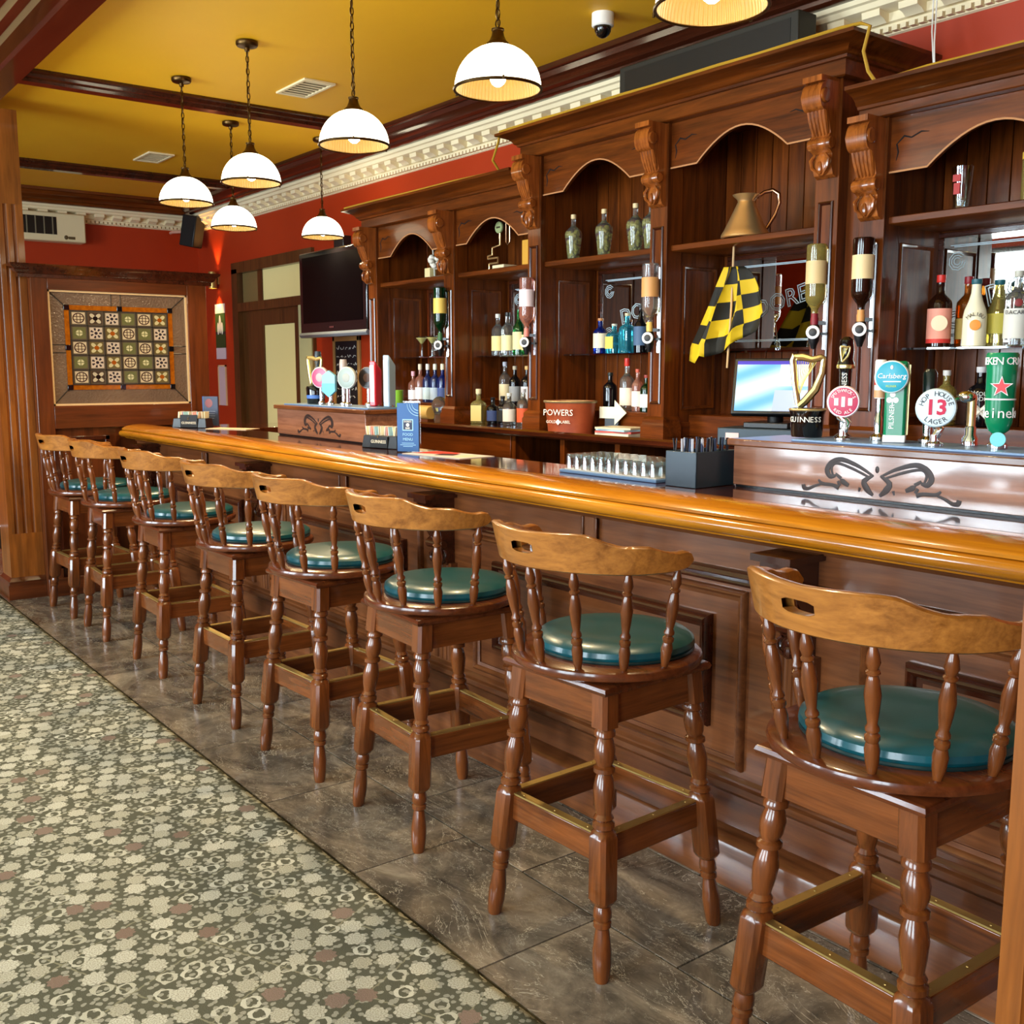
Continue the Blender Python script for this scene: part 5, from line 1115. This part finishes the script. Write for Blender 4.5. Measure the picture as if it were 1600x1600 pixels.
t = thing('beer_tap', 'green glass shaped lager tap with red star', 'beer tap', (2.74, 1.425, ZN), .5)
MB().lathe([(.016, .04), (.026, .048), (.034, .07), (.037, .1), (.038, .2), (.041, .25), (.038, .255)], 32).build('handle', GRN, t); MB().lathe([(.026, 0), (.026, .01), (.016, .02), (.016, .045)], 16).build('column', CHROME, t)
def on_drum(body, size, r, z, mid, span, mt, nm='lettering'):
    mb = MB()
    for i, ch in enumerate(body):
        if ch == ' ': continue
        a = mid+span*((i/(len(body)-1))-.5); m_ = text_mesh(ch, size); T = Matrix.Rotation(a, 4, 'Z') @ Matrix.Translation((-r, 0, z)) @ FACE_MX; mb.add([T @ v.co for v in m_.vertices], [tuple(p.vertices) for p in m_.polygons])
    return mb.build(nm, mt, t, smooth=False)
on_drum('HEINEKEN ORIGINAL', .028, .0408, .232, .15, 5.2, WL); on_drum('Heineken', .04, .0385, .095, .35, 3.6, WL)
st = [((.024 if k % 2 == 0 else .0098)*math.cos(PI/2+k*PI/5), (.024 if k % 2 == 0 else .0098)*math.sin(PI/2+k*PI/5)+.165) for k in range(10)]
MB().prism(st, 'x', -.0425, -.037).build('red_star', plain((214, 30, 34), .3), t); MB().prism([(a*1.22, (b-.165)*1.22+.165) for a, b in st], 'x', -.0415, -.036).build('star_outline', WL, t); MB().lathe([(.0392, .13), (.0392, .134)], 32, caps=False).build('white_line', WL, t); MB().disc((-.03, 0, .025), .02, 'x', .012).build('round_badge', plain((110, 200, 206), .3), t)
t = thing('beer_tap', 'chrome footed green tap at the right end of the near taps', 'beer tap', (2.78, 1.34, ZN), .5); MB().lathe([(.022, 0), (.022, .03), (.012, .05), (.022, .09), (.024, .1)], 16).build('column', CHROME, t); MB().lathe([(.024, .1), (.028, .12), (.03, .16), (.03, .2), (.026, .21)], 18).build('handle', plain((10, 70, 44), .25), t); MB().lathe([(.0305, .165), (.0305, .195)], 18, caps=False).build('pale_band', plain((200, 190, 196)), t)
ZF = 1.259
t = thing('beer_tap', 'far stout tap with harp on a black drum', 'beer tap', (2.74, 5.44, ZF), .5); MB().lathe([(.046, 0), (.05, .005), (.055, .09), (.05, .1)], 24).build('drum', BLACKG, t); harp(t, 1, .11, GOLD)
MB().lathe([(.0515, .03), (.053, .05)], 24, caps=False).build('blue_band', plain((60, 100, 170)), t)
def far_tap(label, x, y, h, col, kind, rim=(200, 200, 200)):
    t = thing('beer_tap', label, 'beer tap', (x, y, ZF), .45)
    MB().lathe([(.022, 0), (.022, .01), (.012, .02), (.012, h*.5)], 12).build('column', CHROME, t)
    if kind == 'disc': MB().disc((-.015, 0, h*.75), h*.3, 'x', .02, 28).build('disc', plain(rim, .3), t); MB().disc((-.0165, 0, h*.75), h*.26, 'x', .003, 28).build('disc_face', plain(col, .3), t); MB().disc((-.0175, 0, h*.75), h*.12, 'x', .002, 16).build('disc_mark', plain(rim), t)
    if kind == 'shield': MB().prism([(0, h), (.045, h*.85), (.045, h*.4), (0, h*.22), (-.045, h*.4), (-.045, h*.85)], 'x', -.018, 0).build('shield', plain(rim, .3), t, .002); MB().prism([(.045, h*.62), (.045, h*.4), (0, h*.22), (-.045, h*.4), (-.045, h*.62)], 'x', -.0195, -.018).build('shield_band', plain(col, .3), t)
    if kind == 'lever': MB().lathe([(.012, h*.5), (.02, h*.55), (.022, h*.9), (.018, h)], 16).build('handle', plain(col, .3), t); MB().lathe([(.0225, h*.58), (.0225, h*.68)], 16, caps=False).build('band', plain(rim), t)
    if kind == 'slant': MB().prism([(-.03, 0), (.03, 0), (.035, h*.8), (-.03, h)], 'y', -.02, .02).build('tower', plain(col, .25), t, .006); MB().prism([(-.032, h*.1), (-.03, h*.1), (-.031, h*.9), (-.033, h*.9)], 'y', -.012, .014).build('stripe', plain(rim, .3), t)
    return t
far_tap('pink oval badge tap on the far tap box', 2.72, 5.33, .2, (170, 40, 90), 'disc', (160, 150, 154)); far_tap('turquoise shield tap on the far tap box', 2.72, 5.22, .19, (16, 140, 180), 'shield', (96, 150, 170)); far_tap('tall white and pink lever tap on the far tap box', 2.76, 5.14, .25, (160, 150, 148), 'lever', (206, 130, 130)); far_tap('dark lever tap with pale top on the far tap box', 2.82, 5.56, .3, (40, 50, 60), 'lever')
far_tap('white oval badge tap at the right of the far tap box', 2.71, 5.0, .2, (120, 136, 130), 'disc', (150, 156, 152)); far_tap('black badge tap behind the white oval badge', 2.81, 4.95, .2, (30, 26, 26), 'disc', (70, 50, 40)); far_tap('red and white slanted tap tower on the far tap box', 2.80, 4.86, .24, (176, 30, 44), 'slant', (236, 226, 230)); far_tap('big chrome and white tap tower at the end of the far tap box', 2.79, 4.70, .27, (130, 152, 176), 'slant', (206, 214, 222))
